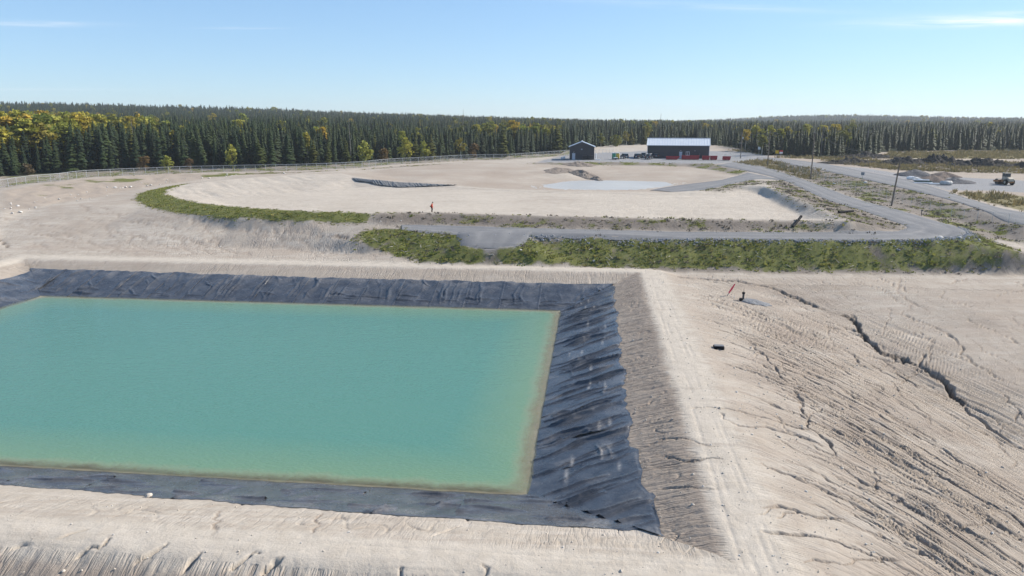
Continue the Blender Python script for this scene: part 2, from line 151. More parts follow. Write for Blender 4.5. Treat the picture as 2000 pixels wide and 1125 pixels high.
SITE = {'pool':[(4.06,178.58,4.62,),(7.46,175,4.62,),(10.97,171.55,4.62,),(18.07,169.55,4.62,),(25.2,168.89,4.62,),(31.81,170.88,4.62,),(36.33,176.41,4.62,),(41.74,183.85,4.62,),(47.01,191.09,4.62,),(41.35,194.49,4.62,),(33.52,197.12,4.62,),(26.77,198.91,4.62,),(23.89,200.73,4.62,),(22.21,206.41,4.62,),(19.73,198.91,4.62,),(15.36,197.12,4.62,),(12.25,191.93,4.62,),(7.83,183.85,4.62,)],
 'forest_front':[(-153.54,172.83,4.2,),(-150.51,193.07,4.8,),(-143.67,203.01,5.3,),(-138.48,208.32,5.5,),(-128.59,214.05,5.7,),(-118.24,220.27,5.9,),(-96.16,227.05,6.1,),(-78.47,231.7,6.3,),(-61.57,242.61,6.5,),(-49.91,253.02,6.8,),(-33.35,263.2,7,),(-19.17,272.42,7.3,),(0,280.64,7.5,),(18.94,299.57,7.9,),(33.04,336.44,8.5,),(51.31,366.04,9,),(68.61,376.62,9.2,),(100.34,357.85,9,),(102.95,333.51,8.6,),(97.72,289.65,7.7,),(108.84,276.34,7.5,),(135.09,274.35,7.4,),(154.62,304.91,8,),(187.26,313.8,8.3,),(220.3,313.8,8.3,),(246.56,305.33,8.3,)],
 'road_near':[(-17.66,114.18,3.35,),(-7.55,110.34,3.35,),(2.36,109.28,3.35,),(15.49,107.42,3.4,),(30.69,106.42,3.4,),(48.67,105.43,3.4,),(60.84,105.43,3.4,),(65.22,106.42,3.4,),(68.56,108.11,3.45,),(70.51,110.4,3.5,),(71.74,114.98,3.65,),(71.53,121.59,3.85,),(71.87,132.21,4.15,),(71.54,149.86,4.6,),(75.56,183.81,5.4,),(77.97,221.41,6.6,),(75.87,245.35,7.2,)],
 'road_far':[(-18.26,118.19,3.45,),(-7.97,116.68,3.45,),(2.47,114.34,3.45,),(16.14,112.1,3.45,),(31.74,110.2,3.45,),(50.67,109.94,3.45,),(59,110.74,3.45,),(61.85,112.65,3.45,),(63.54,114.29,3.5,),(64.27,115.97,3.55,),(64.6,118.03,3.6,),(64.57,120.76,3.7,),(64.98,132.62,4.1,),(65.14,149.86,4.6,),(70.76,188.82,5.4,),(68.8,211.71,6.3,),(64.68,229.32,7,)],
 'branch_a':[(70.76,188.82,5.4,),(64.93,191,5.5,),(54.88,179.95,5.2,),(48.87,172.06,5,),(43.13,166.27,4.8,),(36.05,163.56,4.7,)],
 'branch_b':[(67.78,208.47,6,),(59.53,195.6,5.7,),(53.4,188.4,5.3,),(45.42,182.99,4.95,),(37.38,175.5,4.7,),(32.22,167.91,4.65,)],
 'pub_u':[(93.33,276.44,7.4,),(99.26,266.64,7.2,),(104.07,242.04,6.7,),(103.68,209.56,6,),(102.25,186.23,5.6,),(96.34,159.42,5.2,),(92.78,142.95,4.7,),(92.06,128.65,4.3,),(105,118,4,),(140,100,3.6,)],
 'pub_l':[(87.49,258.94,7.3,),(89.33,239.61,7,),(90.57,210.17,6.4,),(90.59,182.63,5.75,),(89.66,166.12,5.4,),(88.4,145.93,4.9,),(85.58,130.06,4.5,),(82.92,115.45,4,),(95,106,3.7,),(128,88,3.4,)],
 'fence':[(-125.3,151.5,4,),(-123.97,164.46,4.5,),(-122.66,172.7,4.7,),(-122.53,179.91,4.95,),(-121.56,183.34,5.05,),(-119,187.58,5.1,),(-117.33,197.54,5.35,),(-111.79,203.6,5.4,),(-104.28,209.75,5.4,),(-93.86,215.91,5.5,),(-79.05,219.39,5.65,),(-63.46,221.84,5.8,),(-48.98,231.32,6,),(-41.15,243.16,6.3,),(-30.19,252.06,6.5,),(-15.77,263.54,6.8,),(-2.8,265.22,6.9,),(7.73,274.67,7.1,),(22.8,289.64,7.5,)],
 'crest2':[(52.48,110.83,5.2,),(42.63,114.31,4.9,),(33.15,115.57,4.9,),(21,117.18,4.9,),(8.54,119.18,4.9,),(-4.36,121.94,4.9,),(-13.98,124.46,4.9,),(-23.91,123.73,4.9,),(-36.14,126.33,4.9,),(-46.67,130.63,4.9,),(-55.03,135.22,4.9,),(-62.38,141.08,4.9,),(-69.04,147.96,4.9,),(-75.58,156.68,4.9,),(-80.2,166.46,4.9,),(-82.01,177.81,5,),(-79.72,184.32,5.1,),(-75.76,190.98,5.3,),(-67.55,198.87,5.6,),(-57.51,203.29,5.85,),(-48.61,205.26,6,),(-42.84,194.04,5.95,),(-33.91,184.1,5.7,),(-25.68,181.06,5.3,),(-16.47,178.56,5,),(-6.15,173.26,4.65,),(4.77,167.91,4.65,),(11.72,164.81,4.7,),(23.26,163.56,4.7,),(35.53,161.12,4.7,),(42.21,162.65,4.9,),(51.95,170.22,5.4,),(57.7,165.96,6,),(55.61,144.67,5.75,),(53.78,125.44,5.5,),(52.48,110.83,5.2,)],
 'gully':[(0.55,0.55,[(22.66,95.45,),(25.12,95.49,),(27.77,94.96,),(30.44,94.58,),(32.2,93.58,),(34.17,92.31,),(35.12,90.23,),(36.04,87.46,),(37.21,85.53,),(37.92,83.93,)],),(1,0.8,[(39.38,81.93,),(39.49,79.78,),(39.02,77.75,),(38.45,75.08,),(37.77,72.96,),(37.77,70.12,),(38.06,68.12,)],),(0.75,0.7,[(38.13,69.25,),(38.83,67.16,),(39.26,65.19,),(39.52,63.06,),(39.69,61.72,),(38.97,59.57,),(38.68,57.91,)],),(0.5,0.4,[(38.96,59.7,),(37.91,55.07,),(38.1,52.77,),(38.18,50.76,),(38.29,48.95,)],),(0.35,0.25,[(35.88,69.45,),(36.62,67.82,),(36.39,65.34,),(36.14,62.12,),(35.99,60.55,)],),(0.3,0.22,[(45.29,82.31,),(46.33,79.18,),(46.9,75.1,),(46.41,71.68,),(44.95,68.23,),(43.94,64.94,),(43.97,61.97,),(45.01,58.77,)],),(0.2,0.15,[(60.68,87.86,),(63.56,89.26,),(68.17,91.15,)],),(0.2,0.14,[(51.33,78.83,),(51.77,74.98,),(51.69,71.14,),(51.59,68.33,)],),(0.15,0.12,[(41.78,95.23,),(42.43,91.91,),(42.39,88.84,),(43.07,87.45,)],),(0.15,0.12,[(49.22,96.21,),(51.18,91.91,),(52.58,89.54,)],),(0.3,0.22,[(14.83,47.98,),(16.14,48.01,),(17.25,47.98,),(18.24,47.59,),(20.16,46.79,),(22.86,46.25,)],),(0.28,0.2,[(15.26,45.99,),(15.45,45.54,),(17.64,45.89,),(19.06,45.37,),(20.71,44.6,)],),(0.3,0.24,[(13.3,34.78,),(14.57,34.78,),(16.14,34.45,),(18.01,34.83,)],),(0.34,0.28,[(12.59,32.27,),(14.4,32.2,),(16.56,32.26,),(17.92,31.77,),(19.45,31.66,)],),(0.3,0.2,[(23.05,66.83,),(23.33,63.81,),(23.35,61.49,),(22.91,58.08,),(22.91,56.52,)],),(0.3,0.22,[(22.83,54.88,),(22.51,53.17,),(21.69,49.45,),(21.1,47.03,),(21.28,45.03,),(21.38,42.86,)],),(0.3,0.3,[(22.77,52.37,),(24.46,49.8,),(26.42,47.51,),(28.39,45.69,)],),(0.3,0.28,[(22.29,48.32,),(24.48,45.8,),(26.71,43.3,),(29.4,41.55,)],),(0.34,0.34,[(22.78,41.64,),(25.04,40.3,),(26.48,38.91,),(28.28,37.36,),(29.42,36.39,)],),(0.3,0.3,[(20.07,39.98,),(22.24,38.01,),(24.48,36.56,),(27.03,35.02,)],),(0.36,0.36,[(19.14,33.95,),(19.86,33.47,),(20.73,33.02,),(21.82,32.52,)],),(0.25,0.2,[(32.62,88.83,),(34.2,86.01,),(36.58,82.49,),(37.35,77.4,)],),(0.22,0.18,[(34.9,77.05,),(33.21,70.52,),(33.82,67.82,),(33.05,65.06,),(34.33,63.2,)],),(0.45,0.3,[(-87.32,120.98,),(-85.09,118.97,),(-81.77,115.07,)],),(0.3,0.2,[(-84.85,124.65,),(-81.02,123.53,),(-77.82,121.46,),(-76.34,119.88,)],),(0.3,0.2,[(-80.8,118.97,),(-78.15,117.49,),(-75.55,115.36,)],),(0.35,0.22,[(-75.86,128.69,),(-71.99,127.5,),(-68.37,124.05,),(-64.45,122.44,),(-61.46,119.88,)],),(0.3,0.2,[(-52.37,119.88,),(-49.81,118.89,),(-48.09,117.07,),(-45.89,114.19,)],),(0.35,0.2,[(-50.69,123.58,),(-46.06,123.05,),(-40.78,120.36,),(-35.06,118.48,),(-30.11,115.7,),(-25.24,112.47,)],),(0.3,0.15,[(-69.89,130.6,),(-61.12,126.81,),(-53.55,123.92,)],),(0.3,0.15,[(-92.31,131.21,),(-84.56,129.3,),(-77.41,128.14,)],),(0.5,0.25,[(-28.75,115.62,),(-25.92,112.24,),(-24.74,112.3,),(-21.87,111.96,)],),(0.3,0.26,[(9.69,41.58,),(10.44,40.72,),(11.08,40.12,),(11.72,40.26,),(12.63,40.2,)],),(0.22,0.16,[(8.48,37.87,),(9.95,37.32,),(11.48,36.63,)],),(0.22,0.16,[(9.72,44.15,),(11.35,43.25,),(12.46,41.9,)],),(0.16,0.12,[(13.93,80.39,),(15.49,80.26,),(16.91,79.16,)],),(0.22,0.2,[(-16.14,35.73,),(-15.96,34.76,),(-15.53,34.03,),(-15.35,33.04,),(-15.04,32.07,)],),(0.22,0.2,[(-10.55,35.73,),(-10.44,34.12,),(-10.21,33.04,),(-10.08,32.16,)],),(0.5,0.7,[(-19.86,32.07,),(-19.78,31.13,),(-19.98,30.9,),(-20.51,31.04,),(-20.63,30.81,),(-20.82,30.66,),(-21.03,30.41,)],),(0.3,0.4,[(-16.85,31.09,),(-16.88,30.8,),(-17.12,30.51,),(-17.39,30.38,),(-17.68,29.94,)],),(0.3,0.4,[(-15.03,30.65,),(-15.17,30.42,),(-15.28,30.09,),(-15.47,29.67,)],),(0.3,0.35,[(-12.17,30.5,),(-12.28,30.25,),(-12.56,29.88,),(-12.94,29.54,)],),(0.25,0.3,[(-11.84,30.44,),(-12.07,30.46,)],),(0.3,0.35,[(-10.58,30.25,),(-10.84,30.07,),(-11.13,29.81,),(-11.49,29.4,)],),(0.35,0.4,[(-4.94,29.48,),(-5.09,29.49,),(-5.15,29.24,),(-5.26,28.72,)],),(0.35,0.35,[(-1.54,29.52,),(-1.32,29.35,),(-1.36,29.09,),(-1.44,28.59,)],),(0.2,0.2,[(-23.64,31.53,),(-24,31.5,),(-24.31,31.21,)],),(0.2,0.16,[(-21.04,32.72,),(-21.55,32.25,),(-22.5,31.71,)],)],
 'poly':{'grass':[[(-24.67,111.39,),(-23.08,110.1,),(-19.44,107.34,),(-16,104.94,),(-13.01,102.23,),(0,101.71,),(11.04,101.08,),(21.15,100.09,),(36.45,99.98,),(54.56,99.74,),(72.85,99.87,),(100,100,),(150,96,),(130,100,),(92,104,),(72.44,99.92,),(72.6,105.76,),(73.43,112.66,),(71.06,110.13,),(66.58,107.26,),(61.13,105.81,),(48.83,105.67,),(30.79,106.63,),(15.46,107.12,),(2.74,108.61,),(0.38,104.34,),(-6.64,104.34,),(-8.01,111.18,),(-13.97,114.19,),(-20.09,116.36,),(-23.79,116,)]],
 'lush':[[(-23.91,123.73,),(-36.14,126.33,),(-46.67,130.63,),(-55.03,135.22,),(-62.38,141.08,),(-69.04,147.96,),(-75.58,156.68,),(-80.2,166.46,),(-82.01,177.81,),(-84.37,188.86,),(-86.3,176.09,),(-85.8,165.68,),(-81.47,155.11,),(-73.37,143.7,),(-63.08,133.56,),(-49.88,126.53,),(-35.06,122.15,),(-24.75,119.68,)]],
 'sparse':[[(52.48,110.83,),(42.63,114.31,),(33.15,115.57,),(21,117.18,),(8.54,119.18,),(-4.36,121.94,),(-13.98,124.46,),(-23.91,123.73,),(-24.75,119.68,),(-18.26,118.19,),(-7.97,116.68,),(2.47,114.34,),(16.14,112.1,),(31.74,110.2,),(50.67,109.94,),(59,110.74,),(61.85,112.65,),(63.54,114.29,)],[(55.61,144.67,),(53.78,125.44,),(52.48,110.83,),(63.54,114.29,),(64.6,118.03,),(64.57,120.76,),(64.98,132.62,),(65.14,149.86,),(65.14,149.86,),(70.76,188.82,),(63.52,182.91,)]],
 'verge':[[(68.56,108.11,),(70.51,110.4,),(71.74,114.98,),(71.53,121.59,),(71.87,132.21,),(71.54,149.86,),(75.56,183.81,),(77.97,221.41,),(89.33,239.61,),(90.57,210.17,),(90.59,182.63,),(89.66,166.12,),(88.4,145.93,),(85.58,130.06,),(82.92,115.45,),(95,106,),(128,88,),(135,98,),(100,103,),(75,108,)]],
 'branchbank':[[(64.93,191,),(54.88,179.95,),(48.87,172.06,),(43.13,166.27,),(46.18,162.33,),(52.21,167.06,),(60.26,173.33,)]],
 'yardbank':[[(8.61,244.31,),(18.91,244.02,),(28.71,247,),(44.53,243.07,),(58.65,237.77,),(66.45,235.67,),(64.68,229.32,),(68.8,211.71,),(63.13,202.8,),(61.57,217.9,),(56.65,236.18,),(43.52,237.29,),(27.91,239.9,),(16.89,239.61,),(5.1,241.13,)]],
 'gravel':[[(8.61,244.31,),(18.91,244.02,),(28.71,247,),(44.53,243.07,),(58.65,237.77,),(66.45,235.67,),(76.05,245.35,),(89.26,253.56,),(102.62,292,),(87.32,310.93,),(62.35,317.24,),(36.09,302.26,),(23.36,296.84,),(10.95,259.15,)],[(-7.63,111.62,),(-6.81,104.65,),(0.6,104.2,),(2.54,110,)],[(102.29,237.83,),(104.38,211.02,),(103.17,187.94,),(97.8,161.89,),(107,161.89,),(113.55,158.09,),(140,165,),(150,185,),(131.02,184.94,),(120.97,194.23,),(110.75,206.08,),(110.23,226.36,)]],
 'dry':[[(136.11,270.54,),(160.55,268.43,),(186.18,264.55,),(214.11,264.55,),(244.31,302.49,),(216.23,307.94,),(183.8,307.94,),(154.68,299.57,)],[(97.74,272.42,),(116.96,259.55,),(131.35,266.64,),(116.61,276.34,)],[(97.34,159.15,),(94,144.87,),(93.13,130.18,),(95.06,120.47,),(110.7,141.07,),(108.4,152.28,),(103.73,156.79,)]],
 'scrub':[[(74.1,238.99,),(78.13,221.41,),(77.92,189.68,),(90.57,210.17,),(89.5,239.61,),(86.88,257.12,)],[(28.32,310.18,),(38.51,322.76,),(61.93,326.92,),(92.56,329.79,),(99.73,302.04,),(97.35,287.32,),(102.97,329.79,),(101.47,361.9,),(70.28,385.86,),(52.5,374.61,),(33.72,343.36,)],[(112.59,266.64,),(174.98,248.32,),(194.29,239.61,),(160.72,197.49,),(144.69,204.63,),(116.57,217.15,),(110.01,243.86,)]],
 'fencestrip':[[(-122.66,172.7,),(-122.53,179.91,),(-121.56,183.34,),(-119,187.58,),(-117.33,197.54,),(-111.79,203.6,),(-104.28,209.75,),(-93.86,215.91,),(-79.05,219.39,),(-63.46,221.84,),(-48.98,231.32,),(-41.15,243.16,),(-30.19,252.06,),(-15.77,263.54,),(-2.8,265.22,),(7.73,274.67,),(22.8,289.64,),(33.04,336.44,),(18.94,299.57,),(0,280.64,),(-19.17,272.42,),(-33.35,263.2,),(-49.91,253.02,),(-61.57,242.61,),(-78.47,231.7,),(-96.16,227.05,),(-118.24,220.27,),(-128.59,214.05,),(-138.48,208.32,),(-143.67,203.01,)],[(-78.67,214.05,),(-61.03,215.94,),(-47.36,223.59,),(-33.08,234.46,),(-17.63,250.19,),(-29.08,242.61,),(-39.52,233.39,),(-54.83,215.57,),(-73.63,208.26,)]],
 'stony':[[(-99.08,138.48,),(-96.59,145.37,),(-95.17,155.19,),(-92.93,163.13,),(-92.17,175.28,),(-89.39,185.28,),(-85.09,195.29,),(-79.28,205.61,),(-66.56,214.05,),(-51.5,214.42,),(-75.64,214.05,),(-87.01,212.21,),(-99.95,212.59,),(-105.03,206.24,),(-115.28,189.25,),(-116.23,174.25,),(-114.96,161.73,)]],
 'l3':[[(-48.61,205.26,),(-42.84,194.04,),(-33.91,184.1,),(-25.68,181.06,),(-16.47,178.56,),(-6.15,173.26,),(4.77,167.91,),(11.72,164.81,),(23.26,163.56,),(35.53,161.12,),(32.22,167.91,),(37.38,175.5,),(45.42,182.99,),(53.4,188.4,),(63.13,202.8,),(61.57,217.9,),(56.65,236.18,),(43.52,237.29,),(27.91,239.9,),(16.89,239.61,),(5.1,241.13,),(-15.26,254.94,),(-38.46,227.05,)]]},
 'floor2':[(52.48,110.83,),(42.63,114.31,),(33.15,115.57,),(21,117.18,),(8.54,119.18,),(-4.36,121.94,),(-13.98,124.46,),(-23.91,123.73,),(-36.14,126.33,),(-46.67,130.63,),(-55.03,135.22,),(-62.38,141.08,),(-69.04,147.96,),(-75.58,156.68,),(-80.2,166.46,),(-82.01,177.81,),(-79.72,184.32,),(-75.76,190.98,),(-67.55,198.87,),(-57.51,203.29,),(-48.61,205.26,),(-42.84,194.04,),(-33.91,184.1,),(-25.68,181.06,),(-16.47,178.56,),(-6.15,173.26,),(4.77,167.91,),(11.72,164.81,),(23.26,163.56,),(35.53,161.12,),(42.21,162.65,),(51.95,170.22,),(57.7,165.96,),(55.61,144.67,),(53.78,125.44,),(52.48,110.83,)]}
# ---------------------------------------------------------------- helpers
rng = np.random.default_rng(7)
random.seed(7)

def sstep(a, b, x):
    t = np.clip((x - a) / (b - a), 0, 1)
    return t * t * (3 - 2 * t)

_perm = np.random.default_rng(11).permutation(4096).astype(np.int64)
_ga = np.random.default_rng(12).random(4096) * 2 * math.pi
_gx, _gy = np.cos(_ga), np.sin(_ga)
def noise(x, y, seed=0):
    x = np.asarray(x, float); y = np.asarray(y, float)
    xi = np.floor(x).astype(np.int64); yi = np.floor(y).astype(np.int64)
    xf = x - xi; yf = y - yi
    u = xf * xf * xf * (xf * (xf * 6 - 15) + 10); v = yf * yf * yf * (yf * (yf * 6 - 15) + 10)
    def g(ix, iy, dx, dy):
        h = _perm[(_perm[(ix + seed * 131) & 4095] + iy) & 4095]
        return _gx[h] * dx + _gy[h] * dy
    a = g(xi, yi, xf, yf); b = g(xi + 1, yi, xf - 1, yf)
    c = g(xi, yi + 1, xf, yf - 1); d = g(xi + 1, yi + 1, xf - 1, yf - 1)
    return (a + (b - a) * u + (c - a) * v + (a - b - c + d) * u * v) * 1.5
def fbm(x, y, oct=4, seed=0, gain=.5):
    s = 0; a = 1; n = 0
    for k in range(oct):
        s = s + a * noise(x * 2 ** k, y * 2 ** k, seed + k * 7); n += a; a *= gain
    return s / n

# ---- shader building
class Nodes:
    def __init__(self, name):
        self.m = bpy.data.materials.new(name); self.m.use_nodes = True
        self.t = self.m.node_tree; self.n = self.t.nodes; self.l = self.t.links
        self.b = self.n['Principled BSDF']; self.out = self.n['Material Output']
        self._tc = None
    def put(self, sock, v):
        if v is None: return
        if hasattr(v, 'links') or isinstance(v, bpy.types.NodeSocket): self.l.new(v, sock)
        else:
            if isinstance(v, tuple) and len(v) == 3 and sock.type == 'RGBA': v = v + (1,)
            sock.default_value = v
    def math(self, op, a, b=None, c=None, clamp=False):
        n = self.n.new('ShaderNodeMath'); n.operation = op; n.use_clamp = clamp
        self.put(n.inputs[0], a); self.put(n.inputs[1], b); self.put(n.inputs[2], c); return n.outputs[0]
    def mix(self, f, a, b, mode='MIX'):
        n = self.n.new('ShaderNodeMixRGB'); n.blend_type = mode
        self.put(n.inputs[0], f); self.put(n.inputs[1], a); self.put(n.inputs[2], b); return n.outputs[0]
    def attr(self, name):
        n = self.n.new('ShaderNodeAttribute'); n.attribute_name = name; return n
    def coord(self, kind='Object'):
        if self._tc is None: self._tc = self.n.new('ShaderNodeTexCoord')
        return self._tc.outputs[kind]
    def mapping(self, vec, scale=(1, 1, 1), rot=(0, 0, 0)):
        n = self.n.new('ShaderNodeMapping'); self.l.new(vec, n.inputs['Vector'])
        n.inputs['Scale'].default_value = scale; n.inputs['Rotation'].default_value = rot; return n.outputs[0]
    def noise(self, scale, detail=4, rough=.55, vec=None, dist=0):
        n = self.n.new('ShaderNodeTexNoise'); n.inputs['Scale'].default_value = scale
        n.inputs['Detail'].default_value = detail; n.inputs['Roughness'].default_value = rough; n.inputs['Distortion'].default_value = dist
        self.l.new(vec if vec is not None else self.coord(), n.inputs['Vector']); return n.outputs['Fac']
    def vor(self, scale, vec=None, feature='F1', out='Distance'):
        n = self.n.new('ShaderNodeTexVoronoi'); n.feature = feature; n.inputs['Scale'].default_value = scale
        self.l.new(vec if vec is not None else self.coord(), n.inputs['Vector']); return n.outputs[out]
    def ramp(self, v, a, b, clamp=True):
        n = self.n.new('ShaderNodeMapRange'); n.clamp = clamp
        self.put(n.inputs['Value'], v); n.inputs['From Min'].default_value = a; n.inputs['From Max'].default_value = b; return n.outputs[0]
    def bump(self, h, strength=.5, dist=.1, normal=None):
        n = self.n.new('ShaderNodeBump'); n.inputs['Strength'].default_value = strength; n.inputs['Distance'].default_value = dist
        self.put(n.inputs['Height'], h)
        if normal is not None: self.l.new(normal, n.inputs['Normal'])
        self.l.new(n.outputs[0], self.b.inputs['Normal']); return n.outputs[0]
    def base(self, color=None, rough=.8, spec=.3, metal=0):
        if color is not None: self.put(self.b.inputs['Base Color'], color)
        self.put(self.b.inputs['Roughness'], rough); self.put(self.b.inputs['Specular IOR Level'], spec); self.put(self.b.inputs['Metallic'], metal)
        return self.m

def simple(name, color, rough=.7, spec=.3, metal=0, var=.12, scale=6, bump=0, bscale=30):
    s = Nodes(name)
    f = s.noise(scale, 4)
    c = s.mix(s.ramp(f, .3, .7), tuple(max(0, k * (1 - var)) for k in color), tuple(min(1, k * (1 + var)) for k in color))
    if bump: s.bump(s.noise(bscale, 3), bump, .03)
    return s.base(c, rough, spec, metal)

# ---- mesh building
def link(o, parent=None):
    COL.objects.link(o)
    if parent is not None: o.parent = parent
    return o
def mesh_np(name, co, quads=None, mat=None, smooth=True, tris=None):
    me = bpy.data.meshes.new(name)
    co = np.ascontiguousarray(co, np.float32)
    me.vertices.add(len(co)); me.vertices.foreach_set('co', co.ravel())
    idx = []; tot = []
    if quads is not None and len(quads): idx.append(np.asarray(quads, np.int32).ravel()); tot.append(np.full(len(quads), 4, np.int32))
    if tris is not None and len(tris): idx.append(np.asarray(tris, np.int32).ravel()); tot.append(np.full(len(tris), 3, np.int32))
    idx = np.concatenate(idx); tot = np.concatenate(tot)
    me.loops.add(len(idx)); me.loops.foreach_set('vertex_index', idx)
    me.polygons.add(len(tot)); me.polygons.foreach_set('loop_start', np.concatenate([[0], np.cumsum(tot)[:-1]]).astype(np.int32))
    me.polygons.foreach_set('loop_total', tot)
    if smooth: me.polygons.foreach_set('use_smooth', np.ones(len(tot), bool))
    me.update(calc_edges=True); me.validate()
    if mat: me.materials.append(mat)
    return me
def tag(o, label=None, cat=None, group=None, kind=None):
    if label: o['label'] = label
    if cat: o['category'] = cat
    if group: o['group'] = group
    if kind: o['kind'] = kind
    return o
def empty(name, loc=(0, 0, 0), rz=0, label=None, cat=None, group=None):
    o = bpy.data.objects.new(name, None); o.empty_display_size = .5
    o.location = loc; o.rotation_euler = (0, 0, rz)
    COL.objects.link(o); return tag(o, label, cat, group)
class MB:
    """collects shapes, then links them as one mesh object"""
    def __init__(self): self.bm = bmesh.new()
    def box(self, c, s, rz=0, bev=0, rot=None):
        m = Matrix.Translation(c) @ (rot.to_4x4() if rot is not None else Matrix.Rotation(rz, 4, 'Z')) @ Matrix.Diagonal((s[0], s[1], s[2], 1))
        r = bmesh.ops.create_cube(self.bm, size=1, matrix=m)
        if bev:
            es = list({e for v in r['verts'] for e in v.link_edges})
            bmesh.ops.bevel(self.bm, geom=es, offset=bev, segments=2, affect='EDGES', profile=.6)
        return self
    def cyl(self, a, b, r0, r1=None, seg=10, caps=True):
        a = Vector(a); b = Vector(b); d = b - a
        m = Matrix.Translation((a + b) / 2) @ d.to_track_quat('Z', 'Y').to_matrix().to_4x4()
        bmesh.ops.create_cone(self.bm, cap_ends=caps, segments=seg, radius1=r0, radius2=r0 if r1 is None else r1, depth=d.length, matrix=m)
        return self
    def tube(self, pts, r, seg=8):
        for a, b in zip(pts[:-1], pts[1:]): self.cyl(a, b, r, r, seg)
        return self
    def ball(self, c, r, s=(1, 1, 1), sub=2):
        bmesh.ops.create_icosphere(self.bm, subdivisions=sub, radius=r, matrix=Matrix.Translation(c) @ Matrix.Diagonal((s[0], s[1], s[2], 1)))
        return self
    def prism(self, prof, axis, a, b):
        """profile (list of 2D points) extruded along 'X' or 'Y' from a to b"""
        n = len(prof); vs_ = []
        for t in (a, b):
            for (p, q) in prof:
                vs_.append(self.bm.verts.new((t, p, q) if axis == 'X' else (p, t, q)))
        self.bm.faces.new(vs_[:n]); self.bm.faces.new(vs_[n:][::-1])
        for i in range(n):
            j = (i + 1) % n
            self.bm.faces.new((vs_[i], vs_[n + i], vs_[n + j], vs_[j]))
        return self
    def poly(self, pts):
        self.bm.faces.new([self.bm.verts.new(p) for p in pts]); return self
    def mesh(self, name, mat, smooth=False):
        bmesh.ops.recalc_face_normals(self.bm, faces=self.bm.faces)
        me = bpy.data.meshes.new(name); self.bm.to_mesh(me); self.bm.free()
        if mat: me.materials.append(mat)
        if smooth: me.polygons.foreach_set('use_smooth', np.ones(len(me.polygons), bool))
        return me
    def build(self, name, mat, parent=None, smooth=False):
        return link(bpy.data.objects.new(name, self.mesh(name, mat, smooth)), parent)
def scatter(name, pts, rotz, scale, idx, srcs, tilt=None):
    """one object whose geometry nodes stand a copy of one of srcs on every point"""
    n = len(pts)
    me = bpy.data.meshes.new(name)
    me.vertices.add(n); me.vertices.foreach_set('co', np.ascontiguousarray(pts, np.float32).ravel())
    rot = np.zeros((n, 3), np.float32); rot[:, 2] = rotz
    if tilt is not None: rot[:, 0] = tilt[:, 0]; rot[:, 1] = tilt[:, 1]
    sc = np.asarray(scale, np.float32)
    if sc.ndim == 1: sc = np.repeat(sc[:, None], 3, 1)
    a = me.attributes.new('rot', 'FLOAT_VECTOR', 'POINT'); a.data.foreach_set('vector', rot.ravel())
    a = me.attributes.new('scl', 'FLOAT_VECTOR', 'POINT'); a.data.foreach_set('vector', np.ascontiguousarray(sc).ravel())
    a = me.attributes.new('idx', 'INT', 'POINT'); a.data.foreach_set('value', np.asarray(idx, np.int32))
    o = link(bpy.data.objects.new(name, me))
    g = bpy.data.node_groups.new(name + '_nodes', 'GeometryNodeTree')
    g.interface.new_socket('Geometry', in_out='INPUT', socket_type='NodeSocketGeometry')
    g.interface.new_socket('Geometry', in_out='OUTPUT', socket_type='NodeSocketGeometry')
    gi = g.nodes.new('NodeGroupInput'); go = g.nodes.new('NodeGroupOutput')
    ip = g.nodes.new('GeometryNodeInstanceOnPoints'); ip.inputs['Pick Instance'].default_value = True
    jn = g.nodes.new('GeometryNodeJoinGeometry')
    for s in reversed(srcs):
        oi = g.nodes.new('GeometryNodeObjectInfo'); oi.transform_space = 'ORIGINAL'
        oi.inputs['Object'].default_value = s; oi.inputs['As Instance'].default_value = True
        g.links.new(oi.outputs['Geometry'], jn.inputs[0])
    def na(nm, dt):
        k = g.nodes.new('GeometryNodeInputNamedAttribute'); k.data_type = dt; k.inputs['Name'].default_value = nm; return k.outputs['Attribute']
    e2r = g.nodes.new('FunctionNodeEulerToRotation'); g.links.new(na('rot', 'FLOAT_VECTOR'), e2r.inputs[0])
    g.links.new(gi.outputs[0], ip.inputs['Points']); g.links.new(jn.outputs[0], ip.inputs['Instance'])
    g.links.new(na('idx', 'INT'), ip.inputs['Instance Index'])
    g.links.new(e2r.outputs[0], ip.inputs['Rotation']); g.links.new(na('scl', 'FLOAT_VECTOR'), ip.inputs['Scale'])
    g.links.new(ip.outputs[0], go.inputs[0])
    md = o.modifiers.new('scatter', 'NODES'); md.node_group = g
    return o

# ---------------------------------------------------------------- terrain: a surveyor's triangulated model
P_C, P_S = math.cos(R(6.4)), math.sin(R(6.4))
P_O = (1.3, 41.0)            # water corner of the pond, axes e1 (away) and e2 (to the west)
P_W, P_L = 71.6, 46.9
WATER_Z = -3.0
def pond_xy(e1, e2): return P_O[0] + e1 * P_S - e2 * P_C, P_O[1] + e1 * P_C + e2 * P_S
def pond_uv(x, y):
    dx, dy = x - P_O[0], y - P_O[1]
    return dx * P_S + dy * P_C, -dx * P_C + dy * P_S

